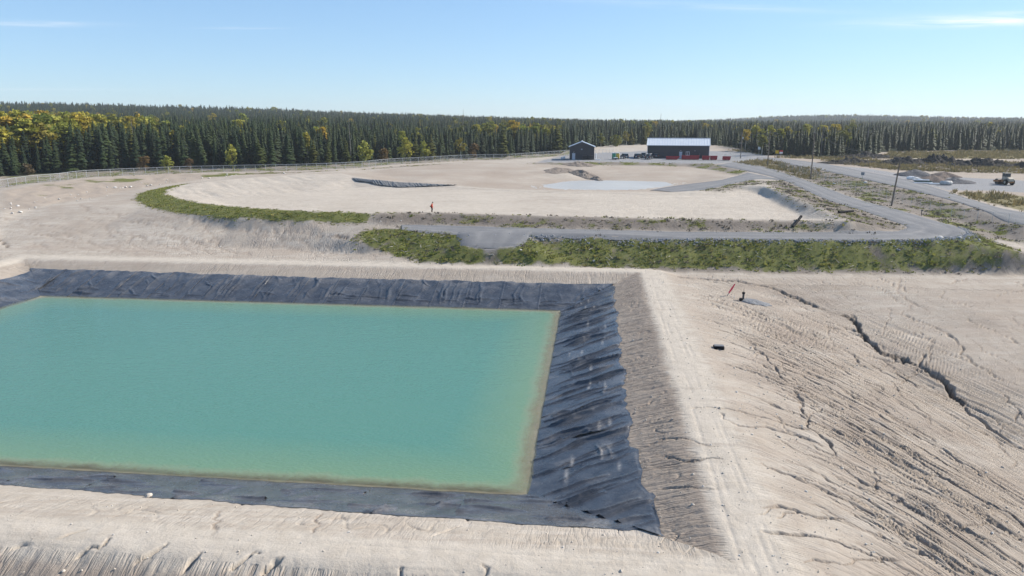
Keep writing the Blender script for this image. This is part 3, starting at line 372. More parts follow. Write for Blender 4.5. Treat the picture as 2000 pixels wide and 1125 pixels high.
def tin():
    v, e, z = [], [], []
    for ln in BREAKLINES.values():
        closed = ln[0] == ln[-1]
        s = len(v)
        pts = ln[:-1] if closed else ln
        for p in pts: v.append(Vector((p[0], p[1]))); z.append(p[2])
        for i in range(len(pts) - 1): e.append((s + i, s + i + 1))
        if closed: e.append((s + len(pts) - 1, s))
    vo, eo, fo, ovs, oes, ofs = delaunay_2d_cdt(v, e, [], 0, 0.02)
    zz = np.array(z); src = np.array([(p.x, p.y) for p in v])
    V = np.array([(p.x, p.y) for p in vo]); Z = np.zeros(len(V))
    for i, o in enumerate(ovs):
        if o: Z[i] = zz[list(o)].mean()
        else:
            d = np.hypot(*(src - V[i]).T); k = np.argsort(d)[:3]; w = 1 / (d[k] + .1); Z[i] = (zz[k] * w).sum() / w.sum()
    return V, Z, np.array([f for f in fo if len(f) == 3])
def raster(V, Z, T, x0, y0, nx, ny, res):
    G = np.zeros((ny, nx), np.float32)
    for t in T:
        (ax, ay), (bx, by), (cx, cy_) = V[t]
        i0 = max(0, int(math.floor((min(ax, bx, cx) - x0) / res))); i1 = min(nx - 1, int(math.ceil((max(ax, bx, cx) - x0) / res)))
        j0 = max(0, int(math.floor((min(ay, by, cy_) - y0) / res))); j1 = min(ny - 1, int(math.ceil((max(ay, by, cy_) - y0) / res)))
        if i1 < i0 or j1 < j0: continue
        X = x0 + np.arange(i0, i1 + 1)[None, :] * res; Y = y0 + np.arange(j0, j1 + 1)[:, None] * res
        det = (by - cy_) * (ax - cx) + (cx - bx) * (ay - cy_)
        if abs(det) < 1e-9: continue
        a = ((by - cy_) * (X - cx) + (cx - bx) * (Y - cy_)) / det
        b = ((cy_ - ay) * (X - cx) + (ax - cx) * (Y - cy_)) / det
        c = 1 - a - b
        m = (a >= -1e-6) & (b >= -1e-6) & (c >= -1e-6)
        sub = G[j0:j1 + 1, i0:i1 + 1]
        sub[m] = (a * Z[t[0]] + b * Z[t[1]] + c * Z[t[2]])[m]
    return G
def blur(G, r, passes=2):
    for _ in range(passes):
        for ax in (0, 1):
            p = np.pad(G, [(r + 1, r) if k == ax else (0, 0) for k in (0, 1)], 'edge').cumsum(ax, dtype=np.float64)
            n = G.shape[ax]
            a = np.take(p, range(2 * r + 1, 2 * r + 1 + n), ax); b = np.take(p, range(0, n), ax)
            G = ((a - b) / (2 * r + 1)).astype(np.float32)
    return G
def bil(G, x0, y0, res, x, y):
    ny, nx = G.shape
    fx = np.clip((x - x0) / res, 0, nx - 1.001); fy = np.clip((y - y0) / res, 0, ny - 1.001)
    i = fx.astype(np.int64); j = fy.astype(np.int64); u = fx - i; v = fy - j
    return G[j, i] * (1 - u) * (1 - v) + G[j, i + 1] * u * (1 - v) + G[j + 1, i] * (1 - u) * v + G[j + 1, i + 1] * u * v
_V, _Z, _T = tin()
GX0, GY0, GRES, GNX, GNY = -170, 0, .25, 1760, 1300
_G1 = blur(raster(_V, _Z, _T, GX0, GY0, GNX, GNY, GRES), 2)
_G2 = raster(_V, _Z, _T, -298, -198, 374, 339, 2.0)

HILLS = [(-720, 1150, 400, 420, 25), (-250, 1250, 190, 350, 3), (-30, 1300, 130, 300, 1.5), (800, 1950, 190, 300, 15), (1150, 2100, 300, 400, 4), (-1700, 1100, 700, 600, 8), (1900, 1500, 700, 600, 12)]
def hills(x, y):
    h = 0
    for cx, cyy, sx, sy, a in HILLS: h = h + a * np.exp(-.5 * (((x - cx) / sx) ** 2 + ((y - cyy) / sy) ** 2))
    r = np.hypot(x, y)
    return (h + 1.4 * fbm(x / 160, y / 160, 3, 31)) * sstep(260, 620, r)
def H(x, y):
    """ground height without the fine relief"""
    x = np.asarray(x, float); y = np.asarray(y, float)
    a = bil(_G2, -298, -198, 2.0, x, y)
    b = bil(_G1, GX0, GY0, GRES, x, y)
    w = sstep(0, 12, np.minimum(np.minimum(x - GX0, GX0 + GNX * GRES - x), np.minimum(y - GY0, GY0 + GNY * GRES - y)))
    return a * (1 - w) + b * w + hills(x, y)
def h1(x, y): return float(H(np.array([x]), np.array([y]))[0])

def inpoly(x, y, poly):
    c = np.zeros(x.shape, bool); n = len(poly)
    for i in range(n):
        x1, y1 = poly[i][:2]; x2, y2 = poly[(i + 1) % n][:2]
        if y1 == y2: continue
        k = ((y1 > y) != (y2 > y)) & (x < (x2 - x1) * (y - y1) / (y2 - y1) + x1)
        c ^= k
    return c
_mx, _my = np.meshgrid(GX0 + np.arange(GNX // 2) * .5, GY0 + np.arange(GNY // 2) * .5)
def mask(polys, soft=2):
    """soft-edged map of plan polygons, sampled later at ground vertices"""
    m = np.zeros(_mx.shape, np.float32)
    for p in polys:
        xs = [q[0] for q in p]; ys = [q[1] for q in p]
        i0, i1 = max(0, int((min(xs) - GX0) * 2) - 1), int((max(xs) - GX0) * 2) + 2
        j0, j1 = max(0, int((min(ys) - GY0) * 2) - 1), int((max(ys) - GY0) * 2) + 2
        m[j0:j1, i0:i1] = np.maximum(m[j0:j1, i0:i1], inpoly(_mx[j0:j1, i0:i1], _my[j0:j1, i0:i1], p))
    return blur(m, soft)
def at_mask(m, x, y):
    v = bil(m, GX0, GY0, .5, x, y)
    return v * ((x > GX0) & (x < GX0 + GNX * GRES - 1) & (y > GY0) & (y < GY0 + GNY * GRES - 1))
def pl_dist(x, y, pl, reach):
    """distance to a polyline and position along it (0..1), only within reach"""
    d = np.full(x.shape, 1e9); t = np.zeros(x.shape)
    n = len(pl) - 1
    xs = [q[0] for q in pl]; ys = [q[1] for q in pl]
    sel = np.nonzero((x > min(xs) - reach) & (x < max(xs) + reach) & (y > min(ys) - reach) & (y < max(ys) + reach))[0]
    if not len(sel): return d, t
    X, Y = x[sel], y[sel]; dd = np.full(len(sel), 1e9); tt = np.zeros(len(sel))
    for i in range(n):
        ax, ay = pl[i][:2]; bx, by = pl[i + 1][:2]
        L2 = (bx - ax) ** 2 + (by - ay) ** 2 + 1e-9
        u = np.clip(((X - ax) * (bx - ax) + (Y - ay) * (by - ay)) / L2, 0, 1)
        e = np.hypot(X - ax - u * (bx - ax), Y - ay - u * (by - ay))
        k = e < dd; dd[k] = e[k]; tt[k] = (i + u[k]) / n
    d[sel] = dd; t[sel] = tt
    return d, t
# ---------------------------------------------------------------- ground sheet
_PM = {k: mask(v, 1 if k in ('gravel', 'grass', 'lush') else 2) for k, v in SITE['poly'].items()}
_M_F2 = mask([SITE['floor2']], 2)
_ffx = np.array([p[0] for p in SITE['forest_front']]); _ffy = np.array([p[1] for p in SITE['forest_front']])
FOREST_POLY = [(-900, 60), (-200, 150)] + [p[:2] for p in SITE['forest_front']] + [(330, 250), (900, 200), (3500, 1200), (2500, 3500), (-2500, 3500), (-3500, 1200)]
def pond_off(x, y):
    """signed distance outside the water rectangle and which bank (0 near,1 east,2 far,3 west)"""
    a, b = pond_uv(x, y)
    d = np.stack([-a, -b, a - P_L, b - P_W]); k = np.argmax(d, 0)
    return d.max(0), k, a, b

def with_branches():
    rg = random.Random(3); out = []
    for i, (w, d, pl) in enumerate(SITE['gully']):
        y0 = pl[0][1]
        k = .62 if y0 < 38 and pl[0][0] < 8 else (.75 if 1 <= i <= 3 else .85)
        out.append((w * k, d, pl))
        if i > 31: continue
        for j in range(3 if i < 5 else 2):
            t = rg.uniform(.1, .9) * (len(pl) - 1); a = int(t); u = t - a
            p = (pl[a][0] * (1 - u) + pl[a + 1][0] * u, pl[a][1] * (1 - u) + pl[a + 1][1] * u)
            dx, dy = pl[a + 1][0] - pl[a][0], pl[a + 1][1] - pl[a][1]; an = math.atan2(-dy, -dx) + rg.choice((-1, 1)) * rg.uniform(.3, .8)
            q = [p]; L = rg.uniform(1.5, 5)
            for m_ in range(5): an += rg.uniform(-.35, .35); q.append((q[-1][0] + math.cos(an) * L / 5, q[-1][1] + math.sin(an) * L / 5))
            out.append((w * .38, d * .42, q[::-1]))
    # shallow runnels wandering over the plain and the western field
    for k in range(46):
        x0, y0 = rg.uniform(36, 75), rg.uniform(52, 98); an = R(-100) + rg.uniform(-.5, .3); q = [(x0, y0)]; L = rg.uniform(5, 20)
        for m_ in range(10): an += rg.uniform(-.4, .4) + (R(-100) - an) * .15; q.append((q[-1][0] + math.cos(an) * L / 10, q[-1][1] + math.sin(an) * L / 10))
        out.append((rg.uniform(.12, .3), rg.uniform(.06, .16), q))
    for k in range(30):
        x0, y0 = rg.uniform(-100, -40), rg.uniform(112, 148); an = R(-28) + rg.uniform(-.3, .3); q = [(x0, y0)]; L = rg.uniform(14, 36)
        for m_ in range(16):
            an += rg.uniform(-.4, .4) + (R(-34) - an) * .25; p_ = (q[-1][0] + math.cos(an) * L / 16, q[-1][1] + math.sin(an) * L / 16)
            if p_[1] < 105.5 - .11 * (p_[0] + 14): break
            q.append(p_)
        if len(q) > 4: out.append((rg.uniform(.28, .38), rg.uniform(.06, .13), q))
    # rills cut down the east flank
    for k in range(125):
        a0 = rg.uniform(-16, 47); q0 = rg.gammavariate(3, 2.0); q1 = min(27, q0 + rg.uniform(3, 14)); pts_ = []
        cc = a0 + .18 * q0 + .058 * q0 ** 2; wb = rg.uniform(0, 50)
        m_ = 9
        for i in range(m_ + 1):
            q = q0 + (q1 - q0) * i / m_
            c_ = cc + .35 * float(noise(np.array([q * .35 + wb]), np.array([wb]), 35)[0])
            pts_.append(pond_xy(c_ - .18 * q - .058 * q * q, -12.6 - q))
        out.append((rg.uniform(.10, .24), rg.uniform(.07, .23), pts_))
    return out
GULLIES = with_branches()

def relief(x, y):
    """fine relief laid over H: rills, cracks, ruts, clods"""
    r = np.hypot(x, y); n = len(x); z = np.zeros(n)
    near = r < 160
    off, side, a, b = pond_off(x, y)
    along = np.where((side == 0) | (side == 2), b, a)
    lin_top = np.select([side == 0, side == 1], [5.2, 5.6], 5.8)
    inner = sstep(9.9, 9.0, off) * sstep(lin_top - .4, lin_top + .4, off)
    # inner banks: rills straight down the bank
    wob = along + .35 * noise(along * .6, off * .5, 3)
    rl = noise(wob * 2.2, off * .18 + side * 9, 4) + .5 * noise(wob * 4.0, off * .35 + side * 5, 5)
    amp = np.select([side == 0, side == 1, side == 2], [.02, .06, .035], .05)
    z -= inner * amp * np.abs(rl) * 1.7
    cr = 1 - np.clip(np.abs(noise(wob * .55, off * .25 + side * 7, 8)) / .045, 0, 1)
    z -= inner * .10 * cr * sstep(-.1, .25, noise(along * .21, off * .2, 9))
    # outer near bank facing south
    outer0 = (side == 0) * sstep(12.0, 13.2, off)
    rl0 = noise((b + .3 * noise(b * .5, off * .6, 6)) * 1.7, off * .12, 10) + .5 * noise(b * 4.3, off * .2, 11)
    z -= outer0 * .06 * np.abs(rl0)
    z += outer0 * .05 * fbm(x * 1.6, y * 1.6, 3, 36) + inner * (side != 0) * .03 * fbm(x * 2.2, y * 2.2, 3, 37)
    # east flank: rills curving down towards the gully
    q = -b - 12.6
    qq = np.clip(q, 0, 40)
    c = a + .18 * qq + .058 * qq ** 2 + .9 * noise(a * .13, qq * .12, 15)
    east = sstep(0, 3, q) * sstep(33, 22, q) * sstep(52, 40, a)
    dens = sstep(-.45, .35, noise(a * .055 + 3, qq * .07, 16)) * sstep(2, 9, q)
    ra = np.abs(noise(c * .85, qq * .05, 17)); rb = np.abs(noise(c * 1.7, qq * .10, 18)); rc = np.abs(noise(c * .42, qq * .04, 19))
    z -= east * sstep(2, 10, q) * sstep(50, 34, a) * ((1 - np.clip(ra / .15, 0, 1)) * .12 * (.12 + dens) + (1 - np.clip(rb / .22, 0, 1)) * .05 * (.2 + dens) + (1 - np.clip(rc / .06, 0, 1)) * .2 * (.1 + dens))
    # plain to the east and field to the west: shallow braided runnels
    plain = sstep(27, 34, q) * sstep(60, 54, a) * (x > 0) + (side == 2) * sstep(12.5, 15, off) * sstep(125, 90, off) + 0.0
    flow = y * .35 + x * .12 + 1.8 * fbm(x * .05, y * .05, 2, 20)
    u2 = x + .5 * flow; v2 = y * .35
    pn = np.abs(fbm(u2 * .16, v2 * .45, 4, 21))
    z -= np.clip(plain, 0, 1) * (1 - np.clip(pn / .05, 0, 1)) * np.where(x > 0, .08, .04) * sstep(-.35, .3, noise(x * .05, y * .05, 22))
    z += np.clip(plain, 0, 1) * np.where(x > 0, .05, .02) * fbm(x * .5, y * .35, 3, 23)
    # wheel ruts along the trafficked crest
    for o_ in (10.7, 11.15, 11.9, 12.35):
        z -= .022 * np.exp(-((off - o_ - .15 * noise(along * .08, along * 0 + o_, 39)) / .13) ** 2) * (off < 13) * sstep(-.3, .4, noise(along * .15, along * 0 + o_, 40))
    # clods and unevenness
    rough = .022 * (1 - .75 * sstep(88, 105, r)) + .05 * at_mask(_PM['verge'], x, y) + .05 * at_mask(_PM['grass'], x, y) + .05 * at_mask(_PM['sparse'], x, y) + .06 * at_mask(_PM['lush'], x, y) + .22 * at_mask(_PM['stony'], x, y) + .10 * at_mask(_PM['scrub'], x, y) + .07 * at_mask(_PM['fencestrip'], x, y)
    smooth_road = np.ones(n)
    for nm in ('gravel',): smooth_road *= 1 - .8 * at_mask(_PM[nm], x, y)
    inpond = sstep(.5, -2, off)
    z += np.where(near, rough * smooth_road * (1 - inpond) * sstep(lin_top - .2, lin_top + .5, off) * (fbm(x * 1.1, y * 1.1, 4, 24, .6) * 1.5 + .4 * fbm(x * .22, y * .22, 2, 25)), 0)
    # stony bank: slumped ribs
    st = at_mask(_PM['stony'], x, y)
    z += st * .35 * fbm(x * .35, y * .35, 3, 26)
    # west end of the dry basin: fan of rills
    f2 = at_mask(_M_F2, x, y) * sstep(-38, -46, x) * sstep(-4, 3, (y - 155) - (x + 65) * .92)
    z -= f2 * .30 * np.abs(noise((.8 * x + .6 * y) * .55 + .4 * noise(x * .2, y * .2, 38), (.6 * x - .8 * y) * .05, 27))
    # named gullies
    if not len(x): return z
    wx = .38 * noise(x * .45, y * .45, 28) + .16 * noise(x * 1.5, y * 1.5, 33); wy = .38 * noise(x * .45, y * .45, 29) + .16 * noise(x * 1.5, y * 1.5, 34)
    xw = x + wx; yw = y + wy
    for w, d, pl in GULLIES:
        ds, t = pl_dist(xw, yw, pl, 1.2)
        k = ds < 4
        if not k.any(): continue
        tk = t[k]; taper = sstep(0, .5 if pl[0][1] < 36 and pl[0][0] < 2 else .12, tk) * sstep(1, .85, tk)
        ln = sum(math.hypot(pl[i + 1][0] - pl[i][0], pl[i + 1][1] - pl[i][1]) for i in range(len(pl) - 1))
        va = noise(tk * ln * .7, tk * 0 + w * 31, 30)
        ww = w * (.75 + .6 * va) * (.35 + .65 * taper) + .02
        prof = 1 - sstep(.30, 1.0, ds[k] / (ww * .62))
        z[k] -= prof * d * (.3 + .7 * taper) * np.clip(.85 + .8 * va, .35, 1.2)
    return z

az = np.concatenate([np.arange(-180, -46, 4.0), np.linspace(-44, 5.9, 300), np.linspace(6, 44, 640), np.arange(48, 180, 4.0)])
az = np.radians(az)
def geo(a, b, n): return a * (b / a) ** (np.arange(n) / n)
rr = np.concatenate([geo(2, 20, 12), geo(20, 75, 560), geo(75, 100, 70), geo(100, 260, 150), geo(260, 900, 70), geo(900, 3400, 40), [3400., 5000, 9000]])
A_, R_ = np.meshgrid(az, rr)
gx = (R_ * np.sin(A_)).ravel(); gy = (R_ * np.cos(A_)).ravel()
wx = .35 * noise(gx * .35, gy * .35, 1); wy = .35 * noise(gx * .35, gy * .35, 2)
wf = sstep(260, 120, np.hypot(gx, gy)) * sstep(9.2, 10.5, pond_off(gx, gy)[0])
gz = H(gx + wx * wf, gy + wy * wf) + relief(gx, gy)
nc, nr = len(az), len(rr)
ii = np.arange(nr - 1)[:, None] * nc + np.arange(nc)[None, :]
jj = np.arange(nr - 1)[:, None] * nc + (np.arange(nc)[None, :] + 1) % nc
quads = np.stack([ii, jj, jj + nc, ii + nc], -1).reshape(-1, 4)
co = np.stack([gx, gy, gz], 1)
co = np.vstack([co, [[0, 0, h1(0, 0)]]])
cen = len(co) - 1
tris = np.stack([np.full(nc, cen), (np.arange(nc) + 1) % nc, np.arange(nc)], 1)

# cover maps
off, side, pa, pb = pond_off(gx, gy)
jx = 1.1 * fbm(gx * .45, gy * .45, 3, 41); jy = 1.1 * fbm(gx * .45, gy * .45, 3, 42)
jx2, jy2 = gx + jx, gy + jy
def am(k, j=1.0): return at_mask(_PM[k], gx + jx * j, gy + jy * j)
n1 = fbm(gx * .22, gy * .22, 4, 43); n2 = fbm(gx * .07, gy * .07, 3, 44); n3 = fbm(gx * .9, gy * .9, 3, 45)
g_grass = am('grass') * np.clip(.86 + .8 * n1 + .35 * n3, 0, 1)
g_grass = np.maximum(g_grass, am('lush', .6) * np.clip(.95 + .5 * n3, 0, 1))
g_grass = np.maximum(g_grass, am('sparse') * np.clip(.24 + 1.15 * n1 + .3 * n3, 0, .8))
g_grass = np.maximum(g_grass, am('verge') * np.clip(.26 + 1.1 * n1 + .8 * n2, 0, .85))
g_grass = np.maximum(g_grass, am('branchbank') * np.clip(.45 + .8 * n1, 0, .8))
g_grass = np.maximum(g_grass, am('yardbank') * np.clip(.55 + .9 * n1, 0, .9))
g_grass = np.maximum(g_grass, am('scrub') * np.clip(.15 + .9 * n1, 0, .6))
g_grass = np.maximum(g_grass, am('fencestrip') * np.clip(.45 + .8 * n1, 0, .85))
g_grass = np.maximum(g_grass, am('stony') * np.clip(-.05 + 1.8 * n2 + .6 * n1, 0, .9))
g_gravel = am('gravel', .5)
g_dry = np.maximum(am('dry') * np.clip(.9 + .5 * n3, 0, 1), am('scrub') * np.clip(.1 + 1.4 * n2 + .6 * n1, 0, .9))
g_dry = np.maximum(g_dry, am('fencestrip') * np.clip(.2 + .9 * n2, 0, .6))
inF = inpoly(gx, gy, FOREST_POLY).astype(float)
g_forest = inF
g_dark = np.maximum(am('sparse') * .85, am('verge') * .7)           # dark topsoil under the vegetation
g_dark = np.maximum(g_dark, am('grass') * .9); g_dark = np.maximum(g_dark, am('scrub') * .7); g_dark = np.maximum(g_dark, am('yardbank') * .7); g_dark = np.maximum(g_dark, am('branchbank') * .6); g_dark = np.maximum(g_dark, am('fencestrip') * .6)
g_dark = np.maximum(g_dark, am('lush') * .6)
dd, _ = pl_dist(gx, gy, BREAKLINES['grass_toe'], 4)
g_dark = np.maximum(g_dark, sstep(2.2, .2, dd + jx) * .7 * (gx > 20))
g_pale = sstep(9.6, 10.4, off + .3 * n3 + .25 * jx) * sstep(13.6, 12.7, off + .3 * jx)            # dry trafficked crest of the pond
g_pale = np.maximum(g_pale, sstep(.5, 1, at_mask(_M_F2, gx, gy)) * np.clip(.55 + .6 * n2 + .4 * n1, .1, 1))
crest_d, _ = pl_dist(gx, gy, SITE['crest2'], 2)
g_pale = np.maximum(g_pale, sstep(1.0, .3, crest_d) * sstep(6.6, 5.9, gz))
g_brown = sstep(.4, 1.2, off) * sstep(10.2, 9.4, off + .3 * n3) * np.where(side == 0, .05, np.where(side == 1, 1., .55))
g_brown = np.maximum(g_brown, (side == 0) * sstep(12.0, 12.9, off + .25 * jx))
g_brown = np.maximum(g_brown, am('l3') * np.clip(.55 + .9 * n2, 0, 1))
g_brown = np.maximum(g_brown, am('stony') * .8)
qe = -pb - 12.6
g_brown = np.maximum(g_brown, sstep(80, 95, gx) * sstep(125, 150, gy) * (1 - inF) * np.clip(.7 + .6 * n2, 0, 1))
g_brown = np.maximum(g_brown, sstep(.3, 2, qe) * sstep(64, 56, pa) * (gy < 102) * np.clip(.46 + .6 * n1 + .5 * n2, 0, 1))
g_brown = np.maximum(g_brown, (side == 2) * sstep(12, 14, off) * (gx < -15) * (1 - am('lush')) * np.clip(.22 + .6 * n1 + .6 * n2, 0, 1) * (1 - at_mask(_M_F2, gx, gy)))
g_brown = np.maximum(g_brown, sstep(2, 8, qe) * sstep(27, 17, qe) * sstep(50, 40, pa) * np.clip(.6 + .8 * n1, 0, 1) * .95)
# browner colour along every rill and gully line, much darker along the widest
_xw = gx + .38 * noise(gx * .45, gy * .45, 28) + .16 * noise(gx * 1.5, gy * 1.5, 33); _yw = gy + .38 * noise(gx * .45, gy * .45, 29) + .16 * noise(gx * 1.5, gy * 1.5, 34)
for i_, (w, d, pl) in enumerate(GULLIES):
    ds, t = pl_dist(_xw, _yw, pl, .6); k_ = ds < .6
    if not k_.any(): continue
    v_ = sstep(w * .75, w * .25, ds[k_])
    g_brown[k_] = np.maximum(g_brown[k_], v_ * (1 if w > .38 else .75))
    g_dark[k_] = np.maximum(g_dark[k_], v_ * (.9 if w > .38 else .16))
hc = np.clip(.5 + .5 * n2, 0, 1)
# run-off direction: position across and along the flow, for the fine rills
_q = np.clip(-pb - 12.6, 0, 40)
_c = pa + .18 * _q + .058 * _q ** 2 + .9 * noise(pa * .13, _q * .12, 15)
_flow = gy * .35 + gx * .12 + 1.8 * fbm(gx * .05, gy * .05, 2, 20)
_alo = np.where((side == 0) | (side == 2), pb, pa)
on_bank = off < 12.6
east_f = (~on_bank) & (-pb > 12.6) & (pa < 56)
f_ac = np.where(on_bank, _alo, np.where(east_f, _c, np.where((side == 0), pb, (gx + .5 * _flow) * .35)))
f_al = np.where(on_bank, off * .10 + side * 13, np.where(east_f, _q * .06, np.where(side == 0, off * .1, gy * .12)))
f_w = np.where(on_bank, sstep(5, 6.5, off) * sstep(10.4, 9.8, off) * np.where(side == 0, .22, np.where(side == 2, .5, 1)), np.where(east_f, .25 + .75 * sstep(1, 9, _q) * sstep(26, 16, _q), np.where(side == 0, .9, .5 * sstep(140, 110, gy))))
f_w = f_w * (1 - g_gravel) * (1 - g_forest) * (1 - np.clip(g_grass * 1.5, 0, 1))
z1 = np.zeros(1)
def cat(v): return np.concatenate([np.clip(v, 0, 1), z1]).astype(np.float32)

s = Nodes('site_soil')
m1, m2 = s.attr('cover_a'), s.attr('cover_b')
sp1 = s.n.new('ShaderNodeSeparateColor'); s.l.new(m1.outputs['Color'], sp1.inputs[0])
sp2 = s.n.new('ShaderNodeSeparateColor'); s.l.new(m2.outputs['Color'], sp2.inputs[0])
A_grass, A_gravel, A_dry, A_forest = sp1.outputs[0], sp1.outputs[1], sp1.outputs[2], m1.outputs['Alpha']
A_dark, A_pale, A_brown = sp2.outputs[0], sp2.outputs[1], sp2.outputs[2]
nz_b = s.noise(.12, 5, .6); nz_m = s.noise(.9, 5, .65); nz_f = s.noise(7, 4, .6); nz_p = s.noise(28, 3, .6)
col = s.mix(s.ramp(nz_b, .3, .7), (.372, .330, .278), (.440, .394, .336))
col = s.mix(s.ramp(nz_m, .35, .72), col, (.33, .282, .23))
flowv = s.mapping(s.coord(), (.25, 1.6, 1), (0, 0, R(18)))
col = s.mix(s.math('MULTIPLY', s.ramp(s.noise(.5, 6, .7, flowv, .4), .48, .72), .55), col, (.52, .475, .42))
col = s.mix(s.math('MULTIPLY', s.ramp(s.noise(.055, 5, .65, None, .8), .5, .72), .55), col, (.30, .25, .205))
dashv = s.mapping(s.coord(), (.10, .9, 1), (0, 0, R(6)))
dash = s.ramp(s.noise(.8, 5, .62, dashv, .3), .57, .70)
col = s.mix(s.math('MULTIPLY', dash, .42), col, (.27, .225, .185))
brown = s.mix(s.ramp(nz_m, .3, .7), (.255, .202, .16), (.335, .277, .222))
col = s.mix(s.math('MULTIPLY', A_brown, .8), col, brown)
col = s.mix(s.math('MULTIPLY', A_pale, s.math('SUBTRACT', .82, s.math('MULTIPLY', dash, .45))), col, s.mix(s.ramp(nz_m, .3, .75), (.50, .447, .378), (.41, .36, .298)))
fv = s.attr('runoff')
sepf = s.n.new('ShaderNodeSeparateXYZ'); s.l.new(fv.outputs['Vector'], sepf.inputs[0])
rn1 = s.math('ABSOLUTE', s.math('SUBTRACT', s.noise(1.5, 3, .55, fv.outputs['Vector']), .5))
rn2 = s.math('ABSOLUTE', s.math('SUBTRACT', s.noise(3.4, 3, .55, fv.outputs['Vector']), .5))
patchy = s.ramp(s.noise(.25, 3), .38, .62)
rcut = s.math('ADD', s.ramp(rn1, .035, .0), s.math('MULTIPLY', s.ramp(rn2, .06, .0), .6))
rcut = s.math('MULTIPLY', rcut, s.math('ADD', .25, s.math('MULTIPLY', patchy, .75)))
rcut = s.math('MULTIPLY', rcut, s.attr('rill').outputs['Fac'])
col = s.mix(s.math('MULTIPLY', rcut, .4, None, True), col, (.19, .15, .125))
dark = s.mix(s.ramp(s.math('ADD', s.math('MULTIPLY', nz_m, .6), s.math('MULTIPLY', nz_f, .4)), .38, .62), (.07, .058, .048), (.155, .13, .11))
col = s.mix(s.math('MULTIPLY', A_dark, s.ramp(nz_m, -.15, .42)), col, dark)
grav = s.mix(s.ramp(nz_p, .3, .7), (.165, .165, .168), (.30, .30, .305))
col = s.mix(s.math('ADD', A_gravel, s.math('MULTIPLY', s.math('SUBTRACT', nz_m, .5), s.math('MULTIPLY', A_gravel, .8)), None, True), col, grav)
gr = s.mix(s.ramp(s.noise(.55, 5, .7), .3, .7), (.082, .104, .027), (.19, .19, .054))
gr = s.mix(s.ramp(nz_f, .45, .75), gr, (.075, .062, .04))
gf = s.ramp(s.math('ADD', A_grass, s.math('MULTIPLY', s.math('SUBTRACT', nz_f, .5), 1.1)), .42, .62)
col = s.mix(gf, col, gr)
dryc = s.mix(s.ramp(nz_m, .3, .7), (.13, .115, .055), (.23, .195, .105))
col = s.mix(s.ramp(s.math('ADD', A_dry, s.math('MULTIPLY', s.math('SUBTRACT', nz_f, .5), .9)), .4, .65), col, dryc)
fl = s.mix(s.ramp(s.noise(.1, 4), .35, .65), (.022, .030, .014), (.05, .055, .022))
col = s.mix(A_forest, col, fl)
col = s.mix(s.math('MULTIPLY', s.ramp(nz_p, .62, .78), .5), col, s.mix(.5, col, (.62, .6, .57)))
bh = s.math('ADD', s.math('MULTIPLY', nz_f, .6), s.math('MULTIPLY', nz_p, .25))
bh = s.math('ADD', bh, nz_m)
nb = s.bump(bh, .55, .10)
s.bump(s.math('MULTIPLY', rcut, -1.0), .6, .14, nb)
M_SOIL = s.base(col, .95, .12)

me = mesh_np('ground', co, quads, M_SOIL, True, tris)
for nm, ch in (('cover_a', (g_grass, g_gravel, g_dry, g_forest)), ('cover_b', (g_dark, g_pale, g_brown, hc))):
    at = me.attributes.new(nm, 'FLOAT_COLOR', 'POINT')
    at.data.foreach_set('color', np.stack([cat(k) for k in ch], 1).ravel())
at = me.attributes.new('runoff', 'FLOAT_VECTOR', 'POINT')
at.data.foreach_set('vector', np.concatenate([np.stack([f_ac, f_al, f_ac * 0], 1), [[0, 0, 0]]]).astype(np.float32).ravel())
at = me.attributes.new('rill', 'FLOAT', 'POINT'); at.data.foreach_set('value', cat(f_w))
ground = link(bpy.data.objects.new('ground', me))
tag(ground, 'pale eroded bare soil of the lagoon site with its banks and berms', 'ground', kind='structure')

# ---------------------------------------------------------------- pond water
nu, nv = 150, 110
ua = np.linspace(-1.2, P_L + 1.2, nv); ub = np.linspace(-1.2, P_W + 1.2, nu)
UA, UB = np.meshgrid(ua, ub, indexing='ij')
wxx, wyy = pond_xy(UA.ravel(), UB.ravel())
wz = np.full(len(wxx), WATER_Z)
ii = (np.arange(nv - 1)[:, None] * nu + np.arange(nu - 1)[None, :]).ravel()
wq = np.stack([ii, ii + 1, ii + nu + 1, ii + nu], 1)[:, ::-1]
s = Nodes('turquoise_water')
dep = s.attr('depth').outputs['Fac']
nzw = s.noise(.35, 4, .6)
edge = s.math('ADD', dep, s.math('ADD', s.math('MULTIPLY', s.math('SUBTRACT', nzw, .5), .35), s.math('MULTIPLY', s.math('SUBTRACT', s.noise(1.6, 4, .65), .5), .22)))
col = s.mix(s.ramp(edge, .25, 2.1), (.145, .235, .135), (.080, .205, .158))
col = s.mix(s.ramp(edge, .02, .55), (.26, .215, .135), col)
col = s.mix(s.ramp(s.noise(.05, 3), .3, .7), col, s.mix(.82, (.105, .235, .165), col))
wv = s.mapping(s.coord(), (1.0, 2.6, 1), (0, 0, R(-24)))
hgt = s.math('ADD', s.noise(3.4, 3, .55, wv), s.math('MULTIPLY', s.noise(.8, 2, .5, wv), .8))
s.bump(hgt, .34, .12)
s.base(col, .07, .5); s.b.inputs['IOR'].default_value = 1.33
tr = s.n.new('ShaderNodeBsdfTransparent'); tr.inputs[0].default_value = (.95, .96, .90, 1)
mx = s.n.new('ShaderNodeMixShader')
s.l.new(s.ramp(edge, -.06, .40), mx.inputs[0]); s.l.new(tr.outputs[0], mx.inputs[1]); s.l.new(s.b.outputs[0], mx.inputs[2]); s.l.new(mx.outputs[0], s.out.inputs['Surface'])
M_WATER = s.m
me = mesh_np('pond_water', np.stack([wxx, wyy, wz], 1), wq, M_WATER)
at = me.attributes.new('depth', 'FLOAT', 'POINT'); at.data.foreach_set('value', np.clip(WATER_Z - H(wxx, wyy), 0, 5).astype(np.float32))
